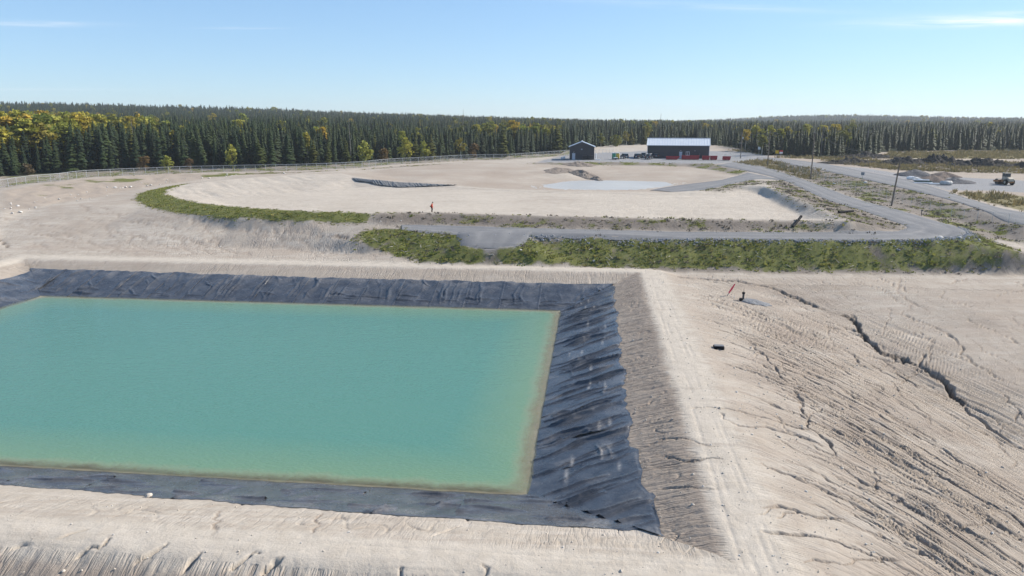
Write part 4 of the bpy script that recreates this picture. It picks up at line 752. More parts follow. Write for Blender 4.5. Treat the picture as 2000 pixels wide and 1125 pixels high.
tag(link(bpy.data.objects.new('pond_water', me)), 'still turquoise water filling the large lined pond', 'water', kind='structure')
# shallow pool in the far basin
s = Nodes('silty_pool_water')
s.bump(s.noise(1.5, 2), .03, .05)
M_POOL = s.base(s.mix(s.ramp(s.noise(.08, 3), .35, .65), (.36, .35, .325), (.42, .405, .37)), .4, .2)
pc = np.mean([p[:2] for p in SITE['pool']], 0)
b = MB(); b.poly([(pc[0] + (p[0] - pc[0]) * 1.12, pc[1] + (p[1] - pc[1]) * 1.12, 4.60) for p in SITE['pool']])
bmesh.ops.triangulate(b.bm, faces=b.bm.faces)
pool = b.build('pool_water', M_POOL)
for p_ in pool.data.polygons:
    if p_.normal.z < 0: p_.flip()
tag(pool, 'shallow pale silty pool lying in the far basin', 'water', kind='structure')
# ---------------------------------------------------------------- geomembrane liner
s = Nodes('black_geomembrane')
du = s.ramp(s.noise(.6, 6, .65, s.mapping(s.coord(), (1, 1, 1))), .40, .74)
st = s.ramp(s.noise(3.0, 5, .65), .5, .8)
c = s.mix(s.math('MULTIPLY', du, .75), (.037, .041, .050), (.105, .109, .118))
c = s.mix(s.math('MULTIPLY', st, .28), c, (.17, .16, .145))
cl = s.attr('dust').outputs['Fac']
c = s.mix(s.math('MULTIPLY', cl, s.ramp(s.noise(4, 5, .7), .3, .6)), c, (.36, .325, .285))
s.bump(s.math('ADD', s.noise(5, 4, .6), s.noise(1.2, 3)), .45, .06)
M_LINER = s.base(c, s.ramp(s.noise(2, 3), -.1, 2.6), .5)
M_LINER.node_tree.nodes['Principled BSDF'].inputs['Roughness'].default_value = .42

liner = empty('pond_liner', (*pond_xy(P_L / 2, P_W / 2), WATER_Z), 0, 'wrinkled black plastic liner draped down the banks of the turquoise pond', 'pond liner')
def side_pos(sd, s_, t_):
    if sd == 0: return pond_xy(-t_, s_)
    if sd == 1: return pond_xy(s_, -t_)
    if sd == 2: return pond_xy(P_L + t_, s_)
    return pond_xy(s_, P_W + t_)
def liner_panel(sd, s0, s1, seed, step, folds_k):
    rg = np.random.default_rng(seed)
    Lm = P_W if sd in (0, 2) else P_L
    T1 = 7.6
    nu_ = max(6, int((s1 - s0) / step)); nv_ = int((T1 + .9) / (step * 1.15))
    U, Vv = np.meshgrid(np.linspace(0, 1, nu_ + 1), np.linspace(0, 1, nv_ + 1))
    U = U.ravel(); Vv = Vv.ravel()
    ss = s0 + (s1 - s0) * U
    if sd == 0: top = 3.9 + 2.1 * sstep(48, 0, ss) + .35 * noise(ss * .35, ss * 0, 51) + .16 * noise(ss * 1.7, ss * 0, 52)
    elif sd == 1: top = 6.3 + .5 * noise(ss * .3, ss * 0, 53) + .25 * noise(ss * 1.1, ss * 0, 54) + .9 * sstep(8, -6, ss)
    elif sd == 2: top = 6.5 + .3 * noise(ss * .3, ss * 0, 55) + .18 * noise(ss * 1.3, ss * 0, 56) + .5 * sstep(30, 70, ss)
    else: top = 6.5 + .4 * noise(ss * .4, ss * 0, 57)
    tt = -.35 + (top + .35) * Vv
    lo = np.where(s0 < 0, -tt, s0); hi = np.where(s1 > Lm, Lm + tt, s1)
    lo = np.minimum(lo, s1); ss = lo + (hi - lo) * U
    ss = np.clip(ss, -tt - .02, Lm + tt + .02)
    # folds
    wv = .35 * noise(ss * .45, tt * .45, 60) ; wt = .35 * noise(ss * .45, tt * .45, 61)
    z = .05 + .05 * fbm(ss * .4, tt * .4, 2, 62)
    for k in range(folds_k):
        a = rg.random()
        if sd == 1:
            c0 = rg.uniform(s0 - 1, s1 + 1); tl = rg.uniform(-.5, 2.5); th = tl + rg.uniform(2.2, 6.5)
            p0 = (c0, tl); p1 = (c0 + (th - tl) * rg.uniform(.10, .45), th)
            short = a < .22
            if short: p0 = (c0, rg.uniform(1, 5)); p1 = (c0 + rg.uniform(.7, 1.8), p0[1] + rg.uniform(-.3, .3))
        elif sd == 0:
            c0 = rg.uniform(s0 - 2, s1 + 2); tl = rg.uniform(0, 4.5); p0 = (c0, tl); p1 = (c0 + rg.uniform(2, 5), tl + rg.uniform(-.6, .8))
            if a < .3: p1 = (c0 + rg.uniform(.3, 1.2), tl + 2)
        else:
            c0 = rg.uniform(s0, s1)
            if a < .40: p0 = (c0, rg.uniform(.6, 2.2)); p1 = (c0 + rg.uniform(1.5, 4.5), p0[1] + rg.uniform(-.2, .2))
            elif a < .75: p0 = (c0, rg.uniform(0, 1.5)); p1 = (c0 + rg.uniform(-.4, .4), rg.uniform(4, 7))
            else: p0 = (c0, rg.uniform(0, 5)); p1 = (c0 + rg.uniform(-2, 2), p0[1] + rg.uniform(1, 3))
        if sd != 1: short = False
        vx, vy = p1[0] - p0[0], p1[1] - p0[1]; L2 = vx * vx + vy * vy
        X, Y = ss + wv, tt + wt
        u = np.clip(((X - p0[0]) * vx + (Y - p0[1]) * vy) / L2, 0, 1)
        d = np.hypot(X - p0[0] - u * vx, Y - p0[1] - u * vy)
        w = rg.uniform(.09, .23); h = rg.uniform(.09, .25) * (.45 if short else 1.1 if sd == 1 else .9)
        z = z + h * np.maximum(0, 1 - d / (1.5 * w)) ** 1.6 * (.35 + .65 * np.sin(np.pi * np.clip(u, .02, .98)))
    if sd == 2: z = z + .10 * np.exp(-((ss - s0 - .12 - .1 * wv) / .10) ** 2)            # welded seam lap
    if sd == 1: z = z + .05 * np.exp(-((ss - s0 - .3 * tt - .1) / .09) ** 2)
    z = z - .10 * sstep(top - .25, top, tt)
    x, y = side_pos(sd, ss, tt)
    zz = H(x, y) + np.maximum(z, .02)
    n_ = nu_ + 1
    i0 = (np.arange(nv_)[:, None] * n_ + np.arange(nu_)[None, :]).ravel()
    q = np.stack([i0, i0 + 1, i0 + n_ + 1, i0 + n_], 1)
    me = mesh_np('liner_panel', np.stack([x, y, zz], 1) - np.array(liner.location)[None, :], q, M_LINER)
    dust = sstep(.6, .95, Vv) * .3 * sstep(-.2, .4, noise(x * .5, y * .5, 64)) + .9 * sstep(.32, .5, noise(x * .55, y * .55 + 9, 65)) * (.12 if sd != 1 else .22)
    if sd == 0: dust = dust * .7 + .06
    if sd == 1:
        for k in range(2):
            cs_, ct_ = rg.uniform(s0, s1), rg.uniform(.8, 5.5); ls_, lt_ = rg.uniform(.35, 1.0), rg.uniform(.06, .14)
            dust = np.maximum(dust, 1.1 * np.exp(-((ss - cs_) / ls_) ** 2 - ((tt - ct_ - .1 * wv) / lt_) ** 2))
    at = me.attributes.new('dust', 'FLOAT', 'POINT'); at.data.foreach_set('value', np.clip(dust, 0, 1).astype(np.float32))
    o = link(bpy.data.objects.new('liner_panel', me), liner)
    return o
W_N0 = P_W
def cuts(a, b, w, rg):
    c_ = [a]
    while c_[-1] < b - w * 1.3: c_.append(c_[-1] + w * rg.uniform(.85, 1.15))
    return c_ + [b]
_rg = np.random.default_rng(5)
for sd, w, step, fk in ((2, 5.0, .12, 10), (1, 5.2, .066, 11), (0, 6.0, .10, 9), (3, 6.0, .17, 6)):
    Lm = P_W if sd in (0, 2) else P_L
    cs = cuts(-7.8, Lm + 7.8, w, _rg)
    if sd == 0: cs = [c_ for c_ in cs if c_ < 50] + [50]
    if sd == 3: cs = [c_ for c_ in cs if c_ > 22]
    for k in range(len(cs) - 1):
        liner_panel(sd, cs[k], cs[k + 1], 100 + sd * 50 + k, step, fk)

# ---- exposed grey liner at the far side of the dry basin
s = Nodes('dusty_grey_liner')
c = s.mix(s.ramp(s.noise(1.2, 5, .65), .35, .7), (.10, .102, .105), (.20, .195, .185))
s.bump(s.noise(3, 4), .4, .06)
M_LINER2 = s.base(c, .6, .3)
L2 = [(-42.5, 192.2), (-36, 185.8), (-30, 182.4), (-22, 180.4), (-14, 178.6)]
lroot = empty('basin_liner', (-30, 182, 4.6), 0, 'dusty grey pleated liner hung along the far bank of the dry basin', 'pond liner')
tot = [0]
for a, b in zip(L2[:-1], L2[1:]): tot.append(tot[-1] + math.hypot(b[0] - a[0], b[1] - a[1]))
def on_l2(s_):
    return np.interp(s_, tot, [p[0] for p in L2]), np.interp(s_, tot, [p[1] for p in L2])
npan = 9
for k in range(npan):
    s0, s1 = tot[-1] * k / npan, tot[-1] * (k + 1) / npan
    U, Vv = np.meshgrid(np.linspace(0, 1, 44), np.linspace(0, 1, 14)); U = U.ravel(); Vv = Vv.ravel()
    ss = s0 + (s1 - s0) * U + .5 * Vv
    x, y = on_l2(ss)
    dn = 5.8 * Vv * sstep(tot[-1] * 1.25, tot[-1] * .3, ss)
    x = x + dn * .35; y = y - dn * .94
    pl_ = .22 * np.abs(noise(ss * 1.1 + .25 * noise(ss * .5, Vv * 2, 72), Vv * .5, 70)) + .12 * np.abs(noise(ss * 2.4, Vv, 71))
    zz = H(x, y) + .08 + pl_ * 1.6 * (.3 + Vv * .7)
    n_ = 44; i0 = (np.arange(13)[:, None] * n_ + np.arange(43)[None, :]).ravel()
    me = mesh_np('liner_panel', np.stack([x + 30, y - 182, zz - 4.6], 1), np.stack([i0, i0 + n_, i0 + n_ + 1, i0 + 1], 1), M_LINER2)
    link(bpy.data.objects.new('liner_panel', me), lroot)
# ---------------------------------------------------------------- roads
s = Nodes('gravel_road_surface')
n1_ = s.noise(.35, 5, .65); n2_ = s.noise(14, 3, .6); n3_ = s.noise(2.0, 5, .7)
c = s.mix(s.ramp(n1_, .3, .7), (.15, .152, .157), (.195, .195, .198))
c = s.mix(s.math('MULTIPLY', s.ramp(n3_, .45, .75), .5), c, (.115, .115, .12))
wt_ = s.attr('wear').outputs['Fac']
c = s.mix(s.math('MULTIPLY', wt_, s.ramp(n3_, .2, .7)), c, (.27, .262, .25))
c = s.mix(s.math('MULTIPLY', s.ramp(n2_, .58, .75), .5), c, (.31, .31, .31))
s.bump(s.math('ADD', n2_, n3_), .45, .05)
M_ROAD = s.base(c, .92, .15)
def catmull(P, k):
    P = np.array(P, float); out = []
    E = np.vstack([2 * P[0] - P[1], P, 2 * P[-1] - P[-2]])
    for i in range(1, len(E) - 2):
        for t in np.arange(k) / k:
            a, b, c_, d = E[i - 1], E[i], E[i + 1], E[i + 2]
            out.append(.5 * ((2 * b) + (-a + c_) * t + (2 * a - 5 * b + 4 * c_ - d) * t ** 2 + (-a + 3 * b - 3 * c_ + d) * t ** 3))
    out.append(P[-1]); return np.array(out)
def road(name, A, B, label, lift, k=14):
    a = catmull([p[:2] for p in A], k); b = catmull([p[:2] for p in B], k)
    n = len(a); m = 15; cs = np.linspace(0, 1, m)
    jag = .25 * noise(np.arange(n) * .37, np.zeros(n), 81); jag2 = .25 * noise(np.arange(n) * .41, np.zeros(n), 82)
    d = b - a; wd = np.hypot(d[:, 0], d[:, 1])[:, None]; dn = d / wd
    X = []; Wr = []
    for j, t in enumerate(cs):
        tt = t + (jag if j == 0 else jag2 if j == m - 1 else 0) / wd[:, 0]
        p = a + d * tt[:, None] if not np.isscalar(tt) else a + d * tt
        z = H(p[:, 0], p[:, 1])
        X.append((p, z, t))
        rut = np.exp(-((t - .30) / .06) ** 2) + np.exp(-((t - .70) / .06) ** 2) + .5 * np.exp(-((t - .46) / .05) ** 2)
        Wr.append(np.clip(rut * (.8 + .6 * noise(np.arange(n) * .11, np.full(n, t * 5), 83)), 0, 1))
    zl = np.array([x[1] for x in X])
    V = []
    for j, (p, z, t) in enumerate(X):
        rut = np.exp(-((t - .30) / .06) ** 2) + np.exp(-((t - .70) / .06) ** 2)
        zz = z + lift + .07 * 4 * t * (1 - t) - .03 * rut
        V.append(np.column_stack([p, zz]))
    lo = np.column_stack([X[0][0] - dn * .7, X[0][1] - .25]); hi = np.column_stack([X[-1][0] + dn * .7, X[-1][1] - .25])
    V = [lo] + V + [hi]; Wr = [Wr[0] * 0] + Wr + [Wr[0] * 0]; m2 = m + 2
    co_ = np.stack(V, 1).reshape(-1, 3)
    if name == 'gravel_pad': co_[-m2:, 2] -= .4; co_[-m2:, 1] -= .5
    i0 = (np.arange(n - 1)[:, None] * m2 + np.arange(m2 - 1)[None, :]).ravel()
    q = np.stack([i0, i0 + 1, i0 + m2 + 1, i0 + m2], 1)
    me = mesh_np(name, co_, q, M_ROAD)
    if me.polygons[len(me.polygons) // 2].normal.z < 0: me.flip_normals()
    at = me.attributes.new('wear', 'FLOAT', 'POINT'); at.data.foreach_set('value', np.stack(Wr, 1).ravel().astype(np.float32))
    return tag(link(bpy.data.objects.new(name, me)), label, 'road', kind='structure')
road('gravel_road', SITE['road_near'], SITE['road_far'], 'grey gravel service road looping along the grassy berm', .08)
road('branch_road', SITE['branch_a'], SITE['branch_b'], 'short gravel spur running down towards the silty pool', .055)
road('access_road', SITE['pub_u'], SITE['pub_l'], 'wide gravel access road beyond the roadside ditch', .07)
road('gravel_pad', [(-8.6, 112.5), (-8.0, 108.5), (-7.4, 104.9)], [(3.4, 111.5), (2.2, 108.0), (.6, 104.6)], 'grey gravel pad jutting from the service road into the grass bank', .13, 8)
# ---------------------------------------------------------------- trees
def foliage_mat(name, cols, spread=.35, rough=.7, trans=.15):
    s = Nodes(name)
    oi = s.n.new('ShaderNodeObjectInfo')
    cr = s.n.new('ShaderNodeValToRGB'); s.l.new(oi.outputs['Random'], cr.inputs[0])
    el = cr.color_ramp.elements
    while len(el) > 1: el.remove(el[-1])
    for i, c in enumerate(cols):
        e = el[0] if i == 0 else el.new(i / (len(cols) - 1))
        e.position = i / (len(cols) - 1); e.color = (*c, 1)
    nz = s.noise(9, 3, .6)
    c = s.mix(s.ramp(nz, .3, .7), s.mix(spread, cr.outputs[0], (0, 0, 0), 'MIX'), s.mix(1, cr.outputs[0], (1.2, 1.2, 1.1), 'MULTIPLY'))
    s.base(c, rough, .2)
    tr = s.n.new('ShaderNodeBsdfTranslucent'); s.l.new(c, tr.inputs[0])
    mx = s.n.new('ShaderNodeMixShader'); mx.inputs[0].default_value = trans
    s.l.new(s.b.outputs[0], mx.inputs[1]); s.l.new(tr.outputs[0], mx.inputs[2]); s.l.new(mx.outputs[0], s.out.inputs['Surface'])
    return s.m
M_SPRUCE = foliage_mat('spruce_needles', [(.014, .026, .011), (.020, .037, .014), (.027, .047, .016), (.016, .028, .013), (.042, .062, .019), (.022, .038, .015)])
M_LARCH = foliage_mat('larch_needles', [(.07, .085, .02), (.12, .11, .022), (.055, .078, .02), (.09, .095, .022)], trans=.3)
M_GOLD = foliage_mat('autumn_leaves', [(.36, .33, .055), (.42, .29, .045), (.27, .28, .055), (.38, .34, .06), (.20, .235, .05), (.30, .29, .05)], spread=.15, trans=.35)
M_GREEN = foliage_mat('broad_leaves', [(.11, .125, .028), (.18, .175, .035), (.14, .145, .03), (.24, .20, .04)], spread=.15, trans=.35)
M_BROWN = foliage_mat('rusty_leaves', [(.13, .085, .045), (.17, .11, .04), (.11, .085, .05)], trans=.3)
M_BARK = simple('spruce_bark', (.075, .06, .05), .9, .1)
M_WHITE_BARK = simple('aspen_bark', (.48, .46, .41), .8, .15, var=.25, scale=14)

def spruce_mesh(name, seed, slim, levels=30, clump=False, mat=None, gap=.06, droop=.5):
    rg = np.random.default_rng(seed); V = []; F = []
    lean = rg.normal(0, .012, 2)
    for i in range(levels):
        t = (i + rg.uniform(-.3, .3)) / levels; z = .05 + .93 * t
        r = slim * (1 - t) ** .72 * rg.uniform(.7, 1.2) + .006
        if t < .12: r *= .55 + 3.5 * t
        if clump and .74 < t < .93: r *= 1.5
        k = 7 if t < .7 else 5
        a0 = rg.uniform(0, 6.28)
        for j in range(k):
            if rg.random() < gap: continue
            a = a0 + j * 6.283 / k + rg.uniform(-.35, .35); rr_ = r * rg.uniform(.65, 1.25)
            ca, sa = math.cos(a), math.sin(a)
            bx, by = lean * t * t
            dz = -rr_ * rg.uniform(droop * .5, droop * 1.3)
            w = rr_ * rg.uniform(.30, .48) + .006
            mx_, my_ = ca * rr_ * .55, sa * rr_ * .55
            n0 = len(V)
            V += [(bx, by, z + .012), (bx + mx_ - sa * w, by + my_ + ca * w, z + dz * .75 - .008), (bx + ca * rr_, by + sa * rr_, z + dz),
                  (bx + mx_ + sa * w, by + my_ - ca * w, z + dz * .75 - .008), (bx + mx_ * .8, by + my_ * .8, z + dz * .5 - rr_ * .42 - .008), (bx + mx_ * 1.2, by + my_ * 1.2, z + dz * .45 + .012)]
            F += [(n0, n0 + 1, n0 + 5), (n0 + 1, n0 + 2, n0 + 5), (n0, n0 + 5, n0 + 3), (n0 + 5, n0 + 2, n0 + 3), (n0, n0 + 4, n0 + 2)]
    n0 = len(V)
    V += [(lean[0], lean[1], 1.0), (lean[0] - .012, lean[1], .93), (lean[0] + .008, lean[1] + .01, .93), (lean[0] + .006, lean[1] - .011, .93)]
    F += [(n0, n0 + 1, n0 + 2), (n0, n0 + 2, n0 + 3), (n0, n0 + 3, n0 + 1)]
    return mesh_np(name, np.array(V), None, mat or M_SPRUCE, False, np.array(F))
def leafy_mesh(name, seed, z0, rad, n=460, leaf=.035, mat=None, nclus=13):
    rg = np.random.default_rng(seed); V = []; F = []
    cl = []
    for k in range(nclus):
        t = rg.random(); a = rg.uniform(0, 6.28); zz = z0 + (1 - z0) * (.1 + .85 * t)
        pr = rad * math.sqrt(max(.05, 1 - (2 * t - .9) ** 2 * .9)) * rg.uniform(.2, .75)
        cl.append((math.cos(a) * pr, math.sin(a) * pr, zz, rg.uniform(.30, .5) * rad))
    for i in range(n):
        cx, cyy, cz, cr = cl[rg.integers(nclus)]
        d = rg.normal(0, 1, 3); d /= np.linalg.norm(d); p = np.array((cx, cyy, cz)) + d * cr * rg.uniform(.4, 1.15) * np.array((1, 1, 1.1))
        u = rg.normal(0, 1, 3); u /= np.linalg.norm(u); v = np.cross(u, rg.normal(0, 1, 3)); v /= np.linalg.norm(v)
        sz = leaf * rg.uniform(.6, 1.5); n0 = len(V)
        V += [tuple(p + u * sz), tuple(p + v * sz * .8), tuple(p - u * sz), tuple(p - v * sz * .8)]; F.append((n0, n0 + 1, n0 + 2, n0 + 3))
    return mesh_np(name, np.array(V), np.array(F), mat, False)
def trunk_mesh(name, mat, r=.012, top=.96, branches=0, seed=0):
    b = MB(); b.cyl((0, 0, -.03), (.004, 0, top * .5), r, r * .7, 7); b.cyl((.004, 0, top * .5), (0, .003, top), r * .7, r * .2, 6)
    rg = random.Random(seed)
    for i in range(branches):
        z = rg.uniform(.35, .8); a = rg.uniform(0, 6.28); l = rg.uniform(.08, .16)
        b.cyl((0, 0, z), (math.cos(a) * l, math.sin(a) * l, z + l * .9), r * .35, r * .12, 5)
    return b.mesh(name, mat)
SPR = [spruce_mesh('spruce_crown', 200 + k, (.118, .15, .128, .175, .11, .14)[k], (34, 30, 34, 30, 36, 32)[k], k in (2, 4), gap=(.06, .05, .12, .05, .16, .08)[k]) for k in range(6)]
LAR = [spruce_mesh('larch_crown', 230 + k, .17, 26, False, M_LARCH, .16, .25) for k in range(2)]
GOLD = [leafy_mesh('aspen_crown', 240 + k, .42, .19, 520, .030, M_GOLD) for k in range(3)]
GREEN = [leafy_mesh('birch_crown', 250 + k, .35, .21, 520, .030, M_GREEN) for k in range(2)]
BUSH = [leafy_mesh('bush_crown', 260 + k, .05, .42, 360, .06, (M_GOLD, M_BROWN, M_GREEN)[k]) for k in range(3)]
T_SPR = trunk_mesh('spruce_trunk', M_BARK, .011)
T_WH = trunk_mesh('aspen_trunk', M_WHITE_BARK, .0095, .9, 7, 3)
T_BU = trunk_mesh('bush_stem', M_BARK, .02, .7, 9, 4)
class Src: pass
def tree(name, crown, trunk, x, y, h, label, cat, group, rz=None, wide=1.0, dz=0):
    r = empty(name, (x, y, h1(x, y) - .05 + dz), random.uniform(0, 6.28) if rz is None else rz, label, cat, group)
    r.scale = (h * wide, h * wide, h)
    a = bpy.data.objects.new('trunk', trunk); COL.objects.link(a); a.parent = r
    b = bpy.data.objects.new('crown', crown); COL.objects.link(b); b.parent = r
    return b
# forest edge: two staggered rows behind the front line
FFp = np.array([p[:2] for p in SITE['forest_front']])
seg = np.hypot(*np.diff(FFp, axis=0).T); cum = np.concatenate([[0], np.cumsum(seg)])
def front(s_):
    x = np.interp(s_, cum, FFp[:, 0]); y = np.interp(s_, cum, FFp[:, 1])
    i = int(min(np.searchsorted(cum, s_, 'right') - 1, len(seg) - 1)); d = (FFp[i + 1] - FFp[i]) / max(seg[i], 1e-6)
    return x, y, -d[1], d[0]
rgT = random.Random(21)
def zone(x, y):
    if x < -100: return 'behind the chain link fence beside the eroded stony bank'
    if x < -20: return 'behind the chain link fence beyond the dry basin'
    if x < 45: return 'behind the fence beside the small dark shed'
    if x < 103: return 'at the edge of the wood behind the long dark building'
    if x < 150: return 'in the dense dark wood behind the warning signs'
    return 'in the wood behind the dry yellow field'
SRC = {}
placed = []
N_EDGE = 300; L_ = cum[-1]
s_list = [(cum[1] * .3 + (L_ - cum[1] * .3) * (k + rgT.random() * .8) / 165, 0) for k in range(165)] + [(cum[1] * .3 + (L_ - cum[1] * .3) * (k + rgT.random() * .9) / 135, 1) for k in range(135)]
for s_, row in s_list:
    x, y, nx, ny = front(s_)
    dep = rgT.uniform(.5, 3.5) if row == 0 else rgT.uniform(4, 8.5)
    x += nx * dep; y += ny * dep
    h = (rgT.gauss(7.4, 1.4) if row == 0 else rgT.gauss(8.6, 1.3)) + 4.0 * min(1, max(0, (-40 - x) / 70))
    if x < -135: h *= .8
    h = max(4.0, min(15.5, h)); k = rgT.randrange(6)
    zn = zone(x, y)
    c = tree('spruce_tree', SPR[k], T_SPR, x, y, h, 'slender dark spruce ' + zn, 'spruce', 'spruces ' + zn, rgT.uniform(0, 6.28), rgT.uniform(.9, 1.25))
    SRC.setdefault(('s', k), c); placed.append((x, y))
# larches and small golden trees standing out along the edge
def edge_tree(px_s, dep, kind, h, label, wide=1.0, pick=None):
    x, y, nx, ny = front(px_s); x += nx * dep; y += ny * dep
    nm, meshes, tr = {'larch': ('larch_tree', LAR, T_SPR), 'gold': ('aspen_tree', GOLD, T_WH), 'green': ('birch_tree', GREEN, T_WH), 'bushgold': ('autumn_bush', BUSH[:1], T_BU), 'bushbrown': ('autumn_bush', BUSH[1:2], T_BU), 'bushgreen': ('leafy_bush', BUSH[2:], T_BU)}[kind]
    k = rgT.randrange(len(meshes)) if pick is None else pick
    cat_ = {'larch': 'larch', 'gold': 'aspen', 'green': 'birch'}.get(kind, 'bush')
    c = tree(nm, meshes[k], tr, x, y, h, label, cat_, {'larch': 'larches along the forest edge', 'gold': 'golden aspens at the forest edge', 'green': 'yellow green birches at the forest edge'}.get(kind, 'bushes along the forest edge'), rgT.uniform(0, 6.28), wide)
    SRC.setdefault((kind, k), c)
def s_of(X):
    i = np.argmin(np.abs(FFp[:, 0] - X)); d = np.linspace(0, L_, 1200); xs = np.array([front(q)[0] for q in d]); ok = d < cum[14] if X < 30 else d > cum[13]
    return float(d[ok][np.argmin(np.abs(xs[ok] - X))])
for X, dep, kd, h, lb, w in (
    (-139, -2, 'bushbrown', 3.2, 'low brown bush behind the fence at the far west end', 1.3),
    (-112, -2.5, 'bushbrown', 4.2, 'rusty brown bush behind the fence near the stony bank', 1.4), (-106, -2, 'bushgold', 3.8, 'yellowish bush beside the rusty one behind the fence', 1.3), (-100, -1.5, 'bushbrown', 3.2, 'small brown bush behind the fence right of the rusty pair', 1.3),
    (-88, -1, 'bushgold', 6.5, 'bright orange bushy tree among dark spruces behind the fence', .75), (-80, -1, 'larch', 9.5, 'yellow green larch just right of the orange aspen', 1.4), (-66, -1.5, 'larch', 8.5, 'pale larch behind the fence west of the golden clump', 1.4),
    (-62, -2, 'larch', 7.5, 'bushy light larch behind the fence in front of taller spruces', 1.5), (-57, -2, 'larch', 9.0, 'pointed yellow green larch behind the fence', 1.3), (-52, -2.5, 'bushgold', 6.5, 'golden bush behind the fence left of the grey liner', 1.1),
    (-46, -2.5, 'bushbrown', 4.5, 'brown grey bush behind the fence left of the golden birch', 1.2), (-39, -2.5, 'bushgold', 7.2, 'tall golden bush behind the fence above the grey liner', 1.0), (-36, -3, 'larch', 8.6, 'golden birch like tree behind the fence above the grey liner', 1.5),
    (-33, -3, 'bushgold', 6.0, 'round golden bush right of the tall golden one', 1.1), (-30.5, -2.5, 'larch', 9.5, 'yellow larch rising beside the golden bushes', 1.4), (-20, -2, 'green', 7.5, 'yellow green birch behind the fence above the walking person', 1.4),
    (-15, -2.5, 'bushbrown', 5.2, 'bare brownish bush behind the fence right of the birch', 1.1), (-4, -1.5, 'larch', 13.5, 'tall slender yellow larch near the shed end of the fence', 1.2), (18, -1, 'larch', 12.5, 'light green larch standing left of the small shed', 1.3),
    (36, -6, 'green', 6.5, 'yellow green birch right behind the small shed', 1.4), (44, -7, 'bushgreen', 5.2, 'green bush on the rough ground between the two buildings', 1.4), (52, -8, 'green', 7.0, 'leafy birch behind the parked cars', 1.4), (57, -5, 'larch', 9.0, 'light larch behind the parked cars', 1.4), (63, -6, 'larch', 10.0, 'light larch left of the long building roof', 1.4),
    (100, -3, 'green', 9.5, 'yellow green birch right behind the long building', 1.3), (70, -3, 'green', 11, 'tall birch behind the roof of the long building', 1.2), (86, -2, 'larch', 11, 'light larch behind the roof of the long building', 1.3)):
    edge_tree(s_of(X), dep, kd, h, lb, w)
for X, Y, h, kd in ((104, 312, 10.5, 'o'), (107, 309, 9.5, 'o'), (110, 313, 10.5, 'y'), (113, 308, 9.5, 'y'), (117, 311, 10, 'o'), (101, 316, 9, 'y')):
    c = tree('aspen_tree', GOLD[rgT.randrange(3)], T_WH, X, Y, h, 'orange yellow aspen in the bright clump behind the white sign', 'aspen', 'aspens behind the white sign', None, 1.35, 0)
# dead snags rising above the crowns
M_SNAG = simple('silver_dead_wood', (.20, .185, .17), .9, .1)
def snag_mesh(seed):
    rg = random.Random(seed); b = MB(); b.cyl((0, 0, -.03), (.01, .005, 1), .011, .003, 7)
    for k in range(26):
        z = rg.uniform(.3, .95); a = rg.uniform(0, 6.28); l = rg.uniform(.02, .07) * (1.25 - z); b.cyl((0, 0, z), (math.cos(a) * l, math.sin(a) * l, z - l * .25), .0035, .001, 4, False)
    return b
for k, (X, Y, h, lb) in enumerate(((-22, 330, 17.5, 'bare dead snag rising above the skyline near the middle of the wood'), (139, 286, 16.0, 'bare dead snag above the dark wood behind the brush piles'), (120, 283, 15.0, 'bare dead snag above the wood right of the warning signs'), (-58, 262, 15.0, 'bare dead snag in the wood behind the grey liner'), (-120, 232, 15.5, 'bare dead snag among spruces behind the western fence'), (75, 372, 15.5, 'bare dead snag behind the long building'))):
    r = empty('dead_tree', (X, Y, h1(X, Y)), k * 1.1, lb, 'dead tree', 'dead snags in the wood'); r.scale = (h, h, h)
    snag_mesh(70 + k).build('trunk', M_SNAG, r)
# the aspen stand on the rise at the west end
for k in range(34):
    X = -146 - rgT.random() * 42; Y = 236 + rgT.random() * 34 + (-(X + 146)) * .15
    c = tree('aspen_tree', GOLD[k % 3] if k % 3 else GREEN[k % 2], T_WH, X, Y, rgT.uniform(11.5, 14.5), 'tall pale trunked aspen with yellow crown in the western stand', 'aspen', 'aspens of the western stand', None, 1.25, 2.5)
for kd, ml in (('gold', GOLD), ('green', GREEN), ('larch', LAR)):
    for k in range(len(ml)):
        if (kd, k) not in SRC:
            edge_tree(rgT.uniform(30, L_ * .6), 6, kd, 10, {'gold': 'yellow aspen half hidden in the edge of the spruce wood', 'green': 'green birch half hidden in the edge of the spruce wood', 'larch': 'larch half hidden in the edge of the spruce wood'}[kd], 1.0, k)
